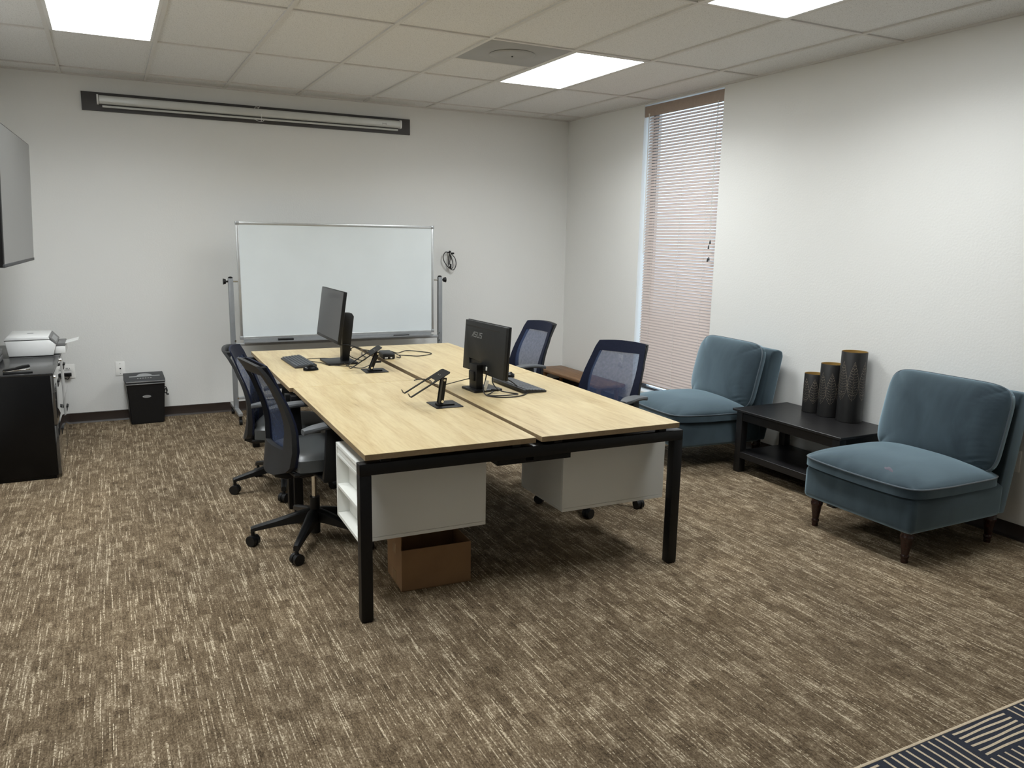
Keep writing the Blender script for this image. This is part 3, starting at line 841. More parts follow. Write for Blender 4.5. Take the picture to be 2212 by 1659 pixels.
def vase(x, y, r, h, label, leaf):
    t = thing('vase', label, 'vase', (x, y, 0.452), 0, 'black cylinder vases on the low table')
    b = BM(); n = 48
    lathe(b, [(r-0.004, 0.0), (r, 0.003), (r, h-0.001), (r-0.0006, h)], (0, 0, 0), n, cap=False)
    lathe(b, [(0.0, 0.0), (r-0.004, 0.0)], (0, 0, 0), n, cap=False)
    body = finish(b, 'body', M['vase'], t)
    b = BM(); lathe(b, [(r-0.0006, h), (r-0.003, h-0.001), (r-0.003, 0.006), (0.0, 0.006)], (0, 0, 0), n, cap=False)
    finish(b, 'lining', M['gold'], t)
    # pierced leaf outlines: rows of small dots on the wall of the vase
    b = BM()
    z0, z1, half = leaf
    hl = z1-z0
    def dot(a, z, s=0.0016):
        c = Vector((math.cos(a)*(r+0.0004), math.sin(a)*(r+0.0004), z)); u = Vector((-math.sin(a), math.cos(a), 0)); w = Vector((0, 0, 1))
        b.faces.new([b.verts.new(c+u*dx*s+w*dz*s) for dx, dz in ((-1, -1), (1, -1), (1, 1), (-1, 1))])
    nleaf = 7
    for k in range(nleaf):
        a0 = math.radians(225)+2*PI*k/nleaf
        wid = half/r
        m = int(hl/0.0085)
        for i in range(m+1):
            f = i/m
            wf = wid*(math.sin(PI*min(1, f*1.6/1.6))**1.0)*(0.55+0.45*(1-f)) if f < 1 else 0
            wf = wid*math.sin(PI*f**0.75)
            for s in (-1, 1): dot(a0+s*wf, z0+hl*f, 0.0013)
            dot(a0, z0+hl*f, 0.0011)
            if i % 2 == 0 and 0.1 < f < 0.85:
                for q in (0.25, 0.5, 0.75):
                    for s in (-1, 1): dot(a0+s*wf*q, z0+hl*f+0.012*q-0.004, 0.0012)
    finish(b, 'leaf_pattern', M['perf'], t)
vase(-0.110, -3.592, 0.067, 0.268, 'shortest black cylinder vase with dotted leaf pattern, gold inside', (0.07, 0.235, 0.030))
vase(-0.112, -3.735, 0.073, 0.357, 'middle height black cylinder vase with dotted leaf pattern', (0.09, 0.30, 0.032))
vase(-0.112, -3.902, 0.080, 0.462, 'tallest black cylinder vase with faint leaf pattern', (0.15, 0.40, 0.034))

def bench():
    t = thing('bench', 'low brown wooden bench along the wall in the far corner', 'bench', (0, 0, 0))
    b = BM()
    prism(b, rrect(-0.335, -0.018, -1.255, -0.020, 0.025, 5), 'z', 0.200, 0.232, 0.010); finish(b, 'bench_top', M['walnut'], t)
    for x in (-0.275, -0.070):
        for y in (-1.17, -0.105):
            b = BM(); lathe(b, [(0.016, 0.0), (0.021, 0.10), (0.024, 0.202)], (x, y, 0), 16); finish(b, 'leg', M['walnut'], t)
    b = BM(); box(b, -0.282, -0.063, -1.18, -1.155, 0.165, 0.200); box(b, -0.282, -0.063, -0.12, -0.095, 0.165, 0.200); finish(b, 'stretcher', M['walnut'], t)
bench()

# ------------------------------------------------------------------ whiteboard
def whiteboard():
    t = thing('whiteboard', 'rolling whiteboard in a grey metal stand against the far wall', 'whiteboard', (-2.540, -0.350, 0))
    X0, X1, Z0, Z1 = -0.885, 0.887, 0.700, 1.694
    b = BM(); box(b, X0+0.02, X1-0.02, -0.006, 0.006, Z0+0.02, Z1-0.02); finish(b, 'writing_surface', M['board'], t)
    b = BM(); f = 0.022
    box(b, X0, X1, -0.012, 0.012, Z1-f, Z1, 0.003); box(b, X0, X1, -0.012, 0.012, Z0, Z0+f, 0.003)
    box(b, X0, X0+f, -0.012, 0.012, Z0+f, Z1-f, 0.003); box(b, X1-f, X1, -0.012, 0.012, Z0+f, Z1-f, 0.003)
    fr = finish(b, 'frame', M['alu'], t)
    for x in (X0, X1):
        for z in (Z0, Z1):
            b = BM(); box(b, x-0.004 if x < 0 else x-0.028, x+0.028 if x < 0 else x+0.004, -0.015, 0.015, z-0.004 if z < 1 else z-0.028, z+0.028 if z < 1 else z+0.004, 0.006)
            finish(b, 'corner_cap', M['silver'], fr)
    for s, px in ((-1, -0.945), (1, 0.952)):
        b = BM(); box(b, px-0.020, px+0.020, -0.020, 0.020, 0.088, 1.222, 0.004); p = finish(b, 'post', M['postgrey'], t)
        b = BM(); lathe(b, [(0.020, 0.0), (0.019, 0.008), (0.012, 0.014), (0.0, 0.016)], (px, 0, 1.221), 16); finish(b, 'post_cap', M['blackplastic'], p)
        b = BM(); cyl(b, (px+s*0.018, 0, 1.195), (px+s*0.040, 0, 1.195), 0.008); cyl(b, (px+s*0.038, 0, 1.195), (px+s*0.060, 0, 1.195), 0.020, 0.026, 18); finish(b, 'knob', M['blackplastic'], p)
        b = BM(); cyl(b, (px-s*0.018, 0, 1.195), (px-s*0.062, 0, 1.195), 0.007)
        for z in (0.620, 0.690, 0.19): cyl(b, (px-s*0.016, -0.024, z), (px-s*0.016, -0.016, z), 0.007, n=12)
        finish(b, 'bolt', M['chrome'], p)
        b = BM(); box(b, px-0.018, px+0.018, -0.255, 0.255, 0.078, 0.104, 0.003); ft = finish(b, 'foot', M['silver'], t)
        for y in (-0.235, 0.235):
            b = BM(); cyl(b, (px, y, 0.05), (px, y, 0.08), 0.012, n=12)
            cyl(b, (px-0.012, y, 0.025), (px+0.012, y, 0.025), 0.025, n=20); finish(b, 'caster', M['blackplastic'], ft)
    b = BM(); box(b, -0.930, 0.935, -0.012, 0.012, 0.642, 0.668, 0.003); finish(b, 'crossbar', M['silver'], t)
    b = BM(); box(b, -0.930, 0.935, -0.012, 0.012, 0.175, 0.200, 0.003); finish(b, 'crossbar', M['silver'], t)
    b = BM(); prism(b, [(-0.070, 0.672), (-0.012, 0.672), (-0.012, 0.702), (-0.016, 0.702), (-0.016, 0.676), (-0.066, 0.676), (-0.066, 0.684), (-0.070, 0.684)], 'x', -0.86, 0.86)
    finish(b, 'pen_tray', M['silver'], t)
whiteboard()
b = BM(); box(b, -3.115, -2.985, -0.412, -0.372, 0.6765, 0.700, 0.004)
tag(finish(b, 'eraser', M['blackplastic']), 'black board eraser lying on the whiteboard tray', 'eraser')
for k, (x, lab) in enumerate(((-2.02, 'dark marker on the whiteboard tray, left of the pair'), (-1.955, 'dark marker on the whiteboard tray, right of the pair'))):
    b = BM(); cyl(b, (x-0.045, -0.395, 0.6835), (x+0.01, -0.395, 0.6835), 0.007); cyl(b, (x+0.01, -0.395, 0.6835), (x+0.04, -0.395, 0.6835), 0.0078)
    tag(finish(b, 'marker', M['blackplastic']), lab, 'marker', 'markers on the whiteboard tray')

def wall_cord():
    t = thing('cable_bundle', 'coiled black cable hanging on the wall right of the whiteboard', 'cable', (-1.362, 0, 1.36))
    b = BM()
    cyl(b, (0.0, 0.0, 0.085), (0.0, -0.05, 0.09), 0.006); cyl(b, (0, -0.05, 0.088), (0, -0.055, 0.10), 0.011); finish(b, 'hook', M['blackplastic'], t)
    b = BM()
    tube(b, [(0.0, -0.03, 0.085), (-0.045, -0.045, 0.088), (-0.070, -0.05, 0.045), (-0.055, -0.05, -0.010), (-0.010, -0.05, -0.062), (0.040, -0.05, -0.085), (0.068, -0.05, -0.035), (0.058, -0.045, 0.03), (0.015, -0.035, 0.08)], 0.0042, 8, 6)
    tube(b, [(0.008, -0.03, 0.085), (-0.010, -0.045, 0.03), (-0.014, -0.05, -0.03), (0.012, -0.05, -0.072), (0.034, -0.05, -0.055), (0.030, -0.045, 0.0), (0.010, -0.035, 0.07)], 0.0042, 8, 6)
    tube(b, [(0.0, -0.04, 0.085), (0.004, -0.055, 0.03), (-0.006, -0.055, -0.02), (0.012, -0.05, -0.04)], 0.0042, 8, 6)
    finish(b, 'cable', M['rubber'], t)
    b = BM(); quadbox(b, (0.010, -0.052, -0.045), (0.014, 0.014, 0.04), 0.003); quadbox(b, (0.028, -0.05, 0.078), (0.036, 0.016, 0.018), 0.004); finish(b, 'plug', M['blackplastic'], t)
wall_cord()

def projector_screen():
    t = thing('projection_screen', 'rolled up white projection screen on a dark board high on the wall', 'projection screen', (-3.131, 0, 2.612))
    b = BM(); box(b, -1.371, 1.371, -0.020, 0.0, -0.071, 0.072, 0.002); finish(b, 'mounting_board', M['screenboard'], t)
    b = BM()
    prof = rrect(-0.098, -0.034, -0.022, 0.042, 0.018, 5)
    prism(b, prof, 'x', -1.245, 1.250); finish(b, 'case', M['rollwhite'], t, angle=60)
    for x in (-1.262, 1.250):
        b = BM(); prism(b, rrect(-0.102, -0.020, -0.026, 0.047, 0.016, 5), 'x', x, x+0.013); finish(b, 'end_cap', M['whiteplastic'], t)
    b = BM(); cyl(b, (-1.225, -0.072, -0.040), (1.232, -0.072, -0.040), 0.0085, n=14); finish(b, 'pull_bar', M['rollwhite'], t)
    b = BM()
    tube(b, [(-0.060, -0.082, -0.045), (-0.040, -0.09, -0.058), (-0.005, -0.086, -0.062), (0.018, -0.084, -0.050), (-0.01, -0.085, -0.042), (-0.05, -0.084, -0.040), (-0.063, -0.083, -0.048)], 0.0022, 6, 5)
    tube(b, [(-0.005, -0.086, -0.060), (-0.004, -0.1, -0.03), (-0.005, -0.102, 0.0)], 0.0022, 6, 4)
    tube(b, [(-0.06, -0.100, 0.040), (-0.045, -0.08, 0.056), (-0.02, -0.07, 0.052), (-0.03, -0.09, 0.044), (-0.012, -0.07, 0.060)], 0.0018, 6, 4)
    finish(b, 'pull_string', M['whiteplastic'], t)
    b = BM(); box(b, 1.075, 1.115, -0.0995, -0.098, 0.0, 0.006); box(b, 1.075, 1.080, -0.0995, -0.098, -0.006, 0.012); box(b, 1.110, 1.115, -0.0995, -0.098, -0.006, 0.012); finish(b, 'badge', M['label'], t)
projector_screen()

# ------------------------------------------------------------------ television
def television():
    t = thing('television', 'large grey wall television cut off by the left edge', 'television', (-4.875, -1.475, 1.783), 0.0)
    t.rotation_euler = (0, math.radians(2.4), math.radians(-1.95))
    hw, hh = 0.690, 0.400
    b = BM(); box(b, -0.045, -0.004, -hw, hw, -hh, hh, 0.004); finish(b, 'housing', M['blackplastic'], t)
    b = BM(); box(b, -0.006, 0.0, -hw+0.014, hw-0.010, -hh+0.020, hh-0.009); finish(b, 'screen', M['tvscreen'], t)
    b = BM(); box(b, -0.010, 0.002, -hw, hw, -hh, -hh+0.019, 0.002); finish(b, 'bezel', M['greyplastic'], t)
    b = BM(); box(b, -0.10, -0.04, -0.2, 0.2, -0.2, 0.2, 0.01); box(b, -0.40, -0.09, -0.03, 0.03, -0.06, 0.06); box(b, -0.402, -0.380, -0.12, 0.12, -0.22, 0.22)
    finish(b, 'wall_mount', M['blackmetal'], t)
television()

# ------------------------------------------------------------------ file cabinets and what stands on them
def file_cabinet(y0, y1, label):
    t = thing('file_cabinet', label, 'file cabinet', (-4.758, (y0+y1)/2, 0), 0, 'black lateral file cabinets')
    hw = (y1-y0)/2; D = 0.47; h = 0.697
    b = BM()
    box(b, -D, -0.020, -hw, hw, 0.02, h-0.014, 0.002); box(b, -D+0.02, -0.03, -hw+0.01, hw-0.01, 0.0, 0.025); finish(b, 'body', M['filecab'], t)
    b = BM(); box(b, -D, -0.002, -hw, hw, h-0.014, h, 0.003); finish(b, 'cabinet_top', M['filetop'], t)
    for z0, z1 in ((0.028, 0.352), (0.357, 0.681)):
        b = BM(); box(b, -0.020, 0.0, -hw+0.003, hw-0.003, z0, z1, 0.002); d = finish(b, 'drawer', M['filefront'], t)
        b = BM(); zc = z1-0.11
        box(b, 0.0, 0.003, -0.055, 0.055, zc-0.022, zc+0.022, 0.001); box(b, 0.003, 0.012, -0.05, 0.05, zc+0.008, zc+0.018, 0.003); finish(b, 'handle', M['blackplastic'], d)
    b = BM(); cyl(b, (-0.002, -hw+0.035, h-0.030), (0.008, -hw+0.035, h-0.030), 0.010, 0.009, 16); finish(b, 'lock', M['chrome'], t)
file_cabinet(-1.658, -0.895, 'black lateral file cabinet with the stapler on top, nearer the viewer')
file_cabinet(-0.889, -0.128, 'black lateral file cabinet under the white printer, by the far wall')

def printer():
    t = thing('printer', 'white inkjet printer standing on the far black file cabinet', 'printer', (-4.935, -0.650, 0.697))
    b = BM()
    prism(b, [(-0.140, 0.004), (0.140, 0.004), (0.160, 0.082), (0.122, 0.118), (-0.156, 0.118)], 'y', -0.205, 0.205, 0.008); finish(b, 'body', M['whiteplastic'], t)
    b = BM(); box(b, -0.158, 0.118, -0.200, 0.200, 0.116, 0.122); finish(b, 'lid_gap', M['blackplastic'], t)
    b = BM(); prism(b, [(-0.164, 0.121), (0.124, 0.121), (0.114, 0.142), (-0.14, 0.148)], 'y', -0.207, 0.207, 0.004); lid = finish(b, 'lid', M['whiteplastic'], t)
    b = BM(); box(b, -0.03, 0.01, -0.012, 0.012, 0.1470, 0.1478); finish(b, 'badge', M['label'], lid)
    b = BM(); prism(b, [(0.128, 0.120), (0.119, 0.141), (0.165, 0.088), (0.157, 0.083)], 'y', -0.200, 0.200); finish(b, 'control_panel', M['greypanel'], t)
    b = BM(); prism(b, [(0.1345, 0.1245), (0.1335, 0.1260), (0.1575, 0.0985), (0.1585, 0.0970)], 'y', -0.15, 0.10); finish(b, 'display', M['silver'], t)
    b = BM(); box(b, 0.13, 0.215, -0.13, 0.155, 0.004, 0.058, 0.006); finish(b, 'paper_tray', M['whiteplastic'], t)
    b = BM(); box(b, 0.135, 0.213, -0.125, 0.15, 0.058, 0.082, 0.003); finish(b, 'output_slot', M['greypanel'], t)
    b = BM(); prism(b, [(0.18, 0.066), (0.30, 0.097), (0.30, 0.0985), (0.18, 0.068)], 'y', -0.10, 0.10); finish(b, 'output_arm', M['whiteplastic'], t)
    b = BM(); box(b, -0.135, 0.135, -0.19, 0.19, 0.0, 0.005); finish(b, 'foot', M['blackplastic'], t)
printer()

def stapler():
    t = thing('stapler', 'black stapler lying on the near black file cabinet', 'stapler', (-4.958, -1.605, 0.697), math.radians(4))
    b = BM(); box(b, -0.078, 0.085, -0.017, 0.017, 0.0, 0.011, 0.004); finish(b, 'foot', M['blackplastic'], t)
    b = BM(); quadbox(b, (0.0, 0, 0.021), (0.145, 0.016, 0.008), 0.002, rot=Euler((0, math.radians(-4), 0))); finish(b, 'staple_rail', M['chrome'], t)
    b = BM(); prism(b, [(-0.078, 0.014), (-0.076, 0.030), (-0.01, 0.040), (0.03, 0.052), (0.068, 0.056), (0.075, 0.042), (0.06, 0.036), (-0.06, 0.018)], 'y', -0.014, 0.014, 0.003); finish(b, 'arm', M['blackplastic'], t)
    b = BM(); cyl(b, (-0.070, -0.0155, 0.021), (-0.070, 0.0155, 0.021), 0.0035); finish(b, 'pin', M['chrome'], t)
stapler()

def letter_tray():
    t = thing('letter_tray', 'grey two tier letter tray beside the printer at the left edge', 'letter tray', (-5.175, -0.985, 0.697))
    for z in (0.004, 0.045):
        b = BM(); box(b, -0.075, 0.075, -0.10, 0.085, z, z+0.030, 0.003); finish(b, 'tray', M['greypanel'], t)
    b = BM(); box(b, -0.07, 0.07, -0.09, 0.08, 0.0, 0.05); finish(b, 'support', M['blackplastic'], t)
letter_tray()

# ------------------------------------------------------------------ paper shredder
def shredder():
    t = thing('paper_shredder', 'black paper shredder standing on the carpet against the far wall', 'paper shredder', (-4.189, -0.150, 0), math.radians(3))
    b = BM()
    A = [(-0.128, -0.085), (0.128, -0.085), (0.128, 0.085), (-0.128, 0.085)]; B_ = [(-0.148, -0.092), (0.148, -0.092), (0.148, 0.092), (-0.148, 0.092)]
    lo = [b.verts.new((x, y, 0.0)) for x, y in A]; hi = [b.verts.new((x, y, 0.352)) for x, y in B_]
    for i in range(4): b.faces.new((lo[i], lo[(i+1) % 4], hi[(i+1) % 4], hi[i]))
    b.faces.new(lo[::-1]); b.faces.new(hi)
    bmesh.ops.bevel(b, geom=list(b.edges), offset=0.008, segments=2, affect='EDGES')
    bin_ = finish(b, 'bin', M['blackplastic'], t)
    b = BM(); lathe(b, [(0.0, -0.001), (0.024, -0.001), (0.027, 0.003), (0.024, 0.005), (0.0, 0.004)], (0, 0, 0), 20, cap=False)
    for v in b.verts: v.co = Vector((v.co.x*1.25+0.002, -0.091-v.co.z, 0.235+v.co.y*0.42))
    finish(b, 'window', M['silver'], bin_)
    sl = math.atan2(0.036, 0.180)
    b = BM(); prism(b, [(-0.100, 0.350), (-0.100, 0.372), (-0.092, 0.379), (0.088, 0.415), (0.096, 0.408), (0.096, 0.350)], 'x', -0.156, 0.152, 0.005); hd = finish(b, 'head', M['greyplastic'], t)
    SM = Matrix.Translation((0, -0.092, 0.379)) @ Matrix.Rotation(sl, 4, 'X')
    def onhead(bm, name, mat):
        for v in bm.verts: v.co = SM @ v.co
        return finish(bm, name, mat, hd)
    for z in (0.340, 0.360):
        b = BM(); box(b, -0.149, 0.150, -0.1025, -0.096, z, z+0.007, 0.001); finish(b, 'trim_stripe', M['silver'], t)
    b = BM(); box(b, -0.118, 0.118, 0.070, 0.090, -0.001, 0.0025); onhead(b, 'feed_slot', M['silver'])
    b = BM(); n = 20; prism(b, [(0.062*math.cos(PI*k/n), 0.072+0.070*math.sin(PI*k/n)) for k in range(n+1)], 'z', -0.001, 0.0035); onhead(b, 'disc_slot', M['silver'])
    for k in range(6):
        b = BM(); quadbox(b, (-0.055+k*0.02, 0.035, 0.0005), (0.011, 0.009, 0.002)); onhead(b, 'mark', M['label'])
    b = BM(); tube(b, [(0.145, 0.02, 0.29), (0.165, 0.01, 0.285), (0.172, 0.0, 0.255), (0.158, 0.0, 0.235), (0.150, 0.0, 0.25), (0.160, 0.0, 0.275), (0.168, 0.0, 0.25), (0.165, 0.0, 0.226), (0.178, 0.0, 0.220), (0.176, 0.0, 0.230), (0.150, 0.01, 0.24)], 0.004, 8, 5); finish(b, 'power_cord', M['rubber'], t)
shredder()

# ------------------------------------------------------------------ wall plates
def plate(name, label, cat, loc, rz, duplex=True, plug=False, grp=None, big=False):
    """plate in the local xz plane, proud towards local -y"""
    t = thing(name, label, cat, loc, rz, grp)
    w = 0.046 if big else 0.037
    b = BM(); box(b, -w, w, -0.006, 0, -0.060, 0.060, 0.003); finish(b, 'cover_plate', M['plaster'], t)
    if duplex:
        for z in (0.022, -0.022):
            b = BM(); box(b, -0.017, 0.017, -0.0075, -0.005, z-0.015, z+0.015, 0.001)
            r = finish(b, 'receptacle', M['plaster'], t)
            b = BM(); box(b, -0.009, -0.006, -0.0079, -0.007, z-0.004, z+0.006); box(b, 0.006, 0.009, -0.0079, -0.007, z-0.004, z+0.006); cyl(b, (0, -0.0079, z-0.009), (0, -0.007, z-0.009), 0.003, n=10); finish(b, 'slot', M['blackplastic'], r)
    else:
        b = BM(); box(b, -0.006, 0.006, -0.0075, -0.005, -0.005, 0.006); finish(b, 'jack', M['blackplastic'], t)
        for z in (0.043, -0.043):
            b = BM(); cyl(b, (0, -0.0072, z), (0, -0.005, z), 0.003, n=10); finish(b, 'screw', M['greypanel'], t)
    if plug:
        b = BM(); box(b, -0.015, 0.020, -0.045, -0.007, -0.038, -0.010, 0.005)
        tube(b, [(0.002, -0.03, -0.03), (-0.002, -0.032, -0.055), (-0.03, -0.02, -0.075)], 0.0035, 6, 4)
        p = tag(finish(b, 'outlet_plug', M['blackplastic']), 'black power plug in the outlet behind the file cabinet', 'plug')
        p.location = loc; p.rotation_euler = (0, 0, rz)
plate('wall_outlet', 'white power outlet on the far wall just behind the file cabinet', 'outlet', (-4.750, 0, 0.446), 0, True, True, 'power outlets', True)
plate('phone_outlet', 'white wall plate with one small jack, above left of the shredder', 'wall plate', (-4.366, 0, 0.446), 0, False)
plate('wall_outlet', 'white power outlet on the window wall above the wooden bench', 'outlet', (0, -1.120, 0.440), PI/2*-1, True, False, 'power outlets')
plate('wall_outlet', 'white power outlet half hidden behind the nearest blue armchair', 'outlet', (0, -4.920, 0.438), PI/2*-1, True, False, 'power outlets')

# ------------------------------------------------------------------ monitors
ZT = 0.7302
def logo_strokes(b, k):
    """four blocky slanted letters standing in the local (x right, z up) plane"""
    th = 0.16
    L = {'A': [[(0.0, 0), (0.72, 1), (0.80, 1), (0.80, 0)]],
         'S': [[(1.0, 1), (0.06, 1), (0.06, 0.52), (0.94, 0.48), (0.94, 0.0), (0.0, 0.0)]],
         'U': [[(0.06, 1), (0.06, 0.0), (0.94, 0.0), (0.94, 1)]]}
    x = 0.0
    for ch in 'ASUS':
        for st in L[ch]:
            for (a, c), (d, e) in zip(st, st[1:]):
                p = Vector((x+a*0.9+c*0.22, 0, c)); q = Vector((x+d*0.9+e*0.22, 0, e))
                dv = (q-p).normalized(); n = Vector((-dv.z, 0, dv.x))*th/2
                pts = [p-n-dv*th*0.4, q-n+dv*th*0.4, q+n+dv*th*0.4, p+n-dv*th*0.4]
                A = [b.verts.new(Vector((v.x*k, 0.0, v.z*k))) for v in pts]
                Bv = [b.verts.new(Vector((v.x*k, -0.0008, v.z*k))) for v in pts]
                b.faces.new(A); b.faces.new(Bv[::-1])
                for i in range(4): b.faces.new((A[i], A[(i+1) % 4], Bv[(i+1) % 4], Bv[i]))
        x += 1.22 if ch != 'A' else 1.02

def monitor(label, base, w, h, zc, off, tilt, face, basesize, kind):
    """local +x = direction the screen faces; base centred on the origin"""
    t = thing('monitor', label, 'monitor', (base[0], base[1], ZT), face, 'computer monitors')
    bx, by = basesize
    b = BM(); prism(b, rrect(-bx/2, bx/2, -by/2, by/2, 0.006, 3), 'z', 0.0, 0.013, 0.002); finish(b, 'stand_base', M['blackplastic'], t)
    R = Euler((0, -tilt, 0)).to_matrix().to_4x4()
    C = Matrix.Translation((off, 0, zc-ZT)) @ R
    def put(bm):
        for v in bm.verts: v.co = C @ v.co
        return bm
    th = 0.022 if kind == 'L' else 0.013
    b = BM(); box(b, -th, 0.0, -w/2, w/2, -h/2, h/2, 0.003)
    hs = finish(put(b), 'housing', M['blackplastic'], t)
    b = BM(); box(b, -0.001, 0.0012, -w/2+0.004, w/2-0.004, -h/2+0.020, h/2-0.004); finish(put(b), 'screen', M['screen'], hs)
    if kind == 'L':
        b = BM(); prism(b, [(-0.020, -h/2+0.02), (-0.034, -h/2+0.045), (-0.034, 0.03), (-0.020, 0.07)], 'y', -w*0.40, w*0.40, 0.003); finish(put(b), 'rear_bulge', M['blackplastic'], hs)
    if kind == 'L':
        b = BM(); prism(b, [(-0.018, 0.010), (-0.064, 0.010), (-0.104, 0.318), (-0.090, 0.340), (0.028, 0.352), (0.020, 0.215), (-0.020, 0.200)], 'y', -0.034, 0.034, 0.003)
        finish(b, 'stand_post', M['blackplastic'], t)
    else:
        b = BM(); box(b, -0.060, -0.015, -0.045, 0.045, 0.008, 0.155, 0.004); box(b, -0.058, 0.018, -0.045, 0.045, 0.118, 0.150, 0.004)
        finish(b, 'stand_post', M['blackplastic'], t)
        b = BM(); box(b, -0.072, -0.058, -0.030, 0.030, 0.060, 0.115, 0.003); finish(b, 'cable_clip', M['blackplastic'], t)
        # flat rear shell with a notch for the ports; seen from behind, left is +y
        b = BM(); l, r, tp, bt = w/2-0.004, -w/2+0.004, h/2-0.004, -h/2+0.004
        prism(b, [(l, tp), (r, tp), (r, bt), (-0.075, bt), (-0.055, bt+0.022), (0.020, bt+0.066), (l-0.075, bt+0.072), (l-0.090, bt+0.010), (l-0.080, bt), (l, bt)], 'x', -0.032, -0.010, 0.003)
        finish(put(b), 'rear_shell', M['shellplastic'], hs)
        b = BM(); box(b, -0.0327, -0.0315, -w/2+0.075, w/2-0.018, h/2-0.040, h/2-0.031); finish(put(b), 'vent_slot', M['rubber'], hs)
        b = BM(); logo_strokes(b, 0.0275)
        for v in b.verts: v.co = Vector((-0.0323+v.co.y, 0.152-v.co.x, h/2-0.094+v.co.z))
        finish(put(b), 'logo', M['logo'], hs)
        b = BM(); box(b, -0.020, -0.012, -0.05, 0.17, -h/2+0.012, -h/2+0.07); finish(put(b), 'port_panel', M['rubber'], hs)
        b = BM(); box(b, -0.0335, -0.0320, -0.060, -0.035, -h/2+0.030, -h/2+0.052); finish(put(b), 'sticker', M['paper'], hs)
    return t
monitor('black monitor on the far desk with its screen facing left', (-3.015, -2.055), 0.600, 0.345, 1.065, 0.056, 0.143, PI-0.005, (0.205, 0.262), 'L')
monitor('black monitor on the near desk seen from the back', (-2.510, -3.330), 0.505, 0.300, 0.967, 0.040, -0.065, 0.054, (0.180, 0.170), 'R')

def keyboard(label, c, rz, w=0.145, l=0.435, flip=False):
    """l along local y, top row towards local +x"""
    t = thing('keyboard', label, 'keyboard', (c[0], c[1], ZT), rz, 'black keyboards')
    b = BM(); prism(b, [(-w/2, 0.0), (w/2, 0.0), (w/2, 0.020), (w/2-0.012, 0.023), (-w/2, 0.011)], 'y', -l/2, l/2, 0.003); finish(b, 'case', M['greyplastic'], t)
    b = BM(); rows = 6; dx = 0.0205; x0 = -w/2+0.012
    for r in range(rows):
        y = -l/2+0.010
        zz = 0.012+0.0118*((x0+r*dx+w/2)/w)
        blocks = [(0.295, 15), (0.055, 3), (0.075, 4)]
        for bl, nk in blocks:
            kw = bl/nk
            for k in range(nk):
                if r == 0 and bl > 0.2 and 4 <= k <= 9:
                    if k == 4: quadbox(b, (x0+dx/2, y+kw*3, zz+0.001), (dx*0.84, kw*6*0.96, 0.006), 0.0012, 1)
                else: quadbox(b, (x0+r*dx+dx/2, y+kw/2, zz+0.0015), (dx*0.84, kw*0.86, 0.006), 0.0012, 1)
                y += kw
            y += 0.004 
    keys = finish(b, 'keys', M['keycaps'], t)
keyboard('black keyboard on the far desk in front of the left facing monitor', (-3.282, -2.005), PI-(-0.02)-PI+0.0)
keyboard('black keyboard on the near desk behind the monitor seen from the back', (-2.268, -3.320), PI+0.0)

def mouse(label, c, rz):
    t = thing('computer_mouse', label, 'computer mouse', (c[0], c[1], ZT), rz, 'computer mice')
    b = BM(); n = 16
    prev = None
    for i in range(n+1):
        u = i/n; x = -0.052+0.104*u
        w = 0.031*(1-abs(2*u-1)**3)**0.5*(0.92+0.08*u)+0.0005; hh = 0.034*(math.sin(PI*min(1, 0.12+u*0.86)))**0.7
        ring = [b.verts.new((x, w*math.cos(PI*q/10), 0.002+max(0.001, hh*math.sin(PI*q/10)**0.8))) for q in range(11)]
        if prev:
            for q in range(10): b.faces.new((prev[q], prev[q+1], ring[q+1], ring[q]))
            b.faces.new((prev[10], prev[0], ring[0], ring[10]))
        else: b.faces.new(ring[::-1])
        prev = ring
    b.faces.new(prev)
    finish(b, 'shell', M['filecab'], t, angle=60)
    b = BM(); cyl(b, (-0.028, -0.003, 0.026), (-0.028, 0.003, 0.026), 0.009, n=12); finish(b, 'scroll_wheel', M['greyplastic'], t)
mouse('black computer mouse beside the keyboard on the far desk', (-3.268, -2.320), math.radians(12))
mouse('black computer mouse half hidden behind the monitor seen from the back', (-2.195, -3.020), math.radians(170))

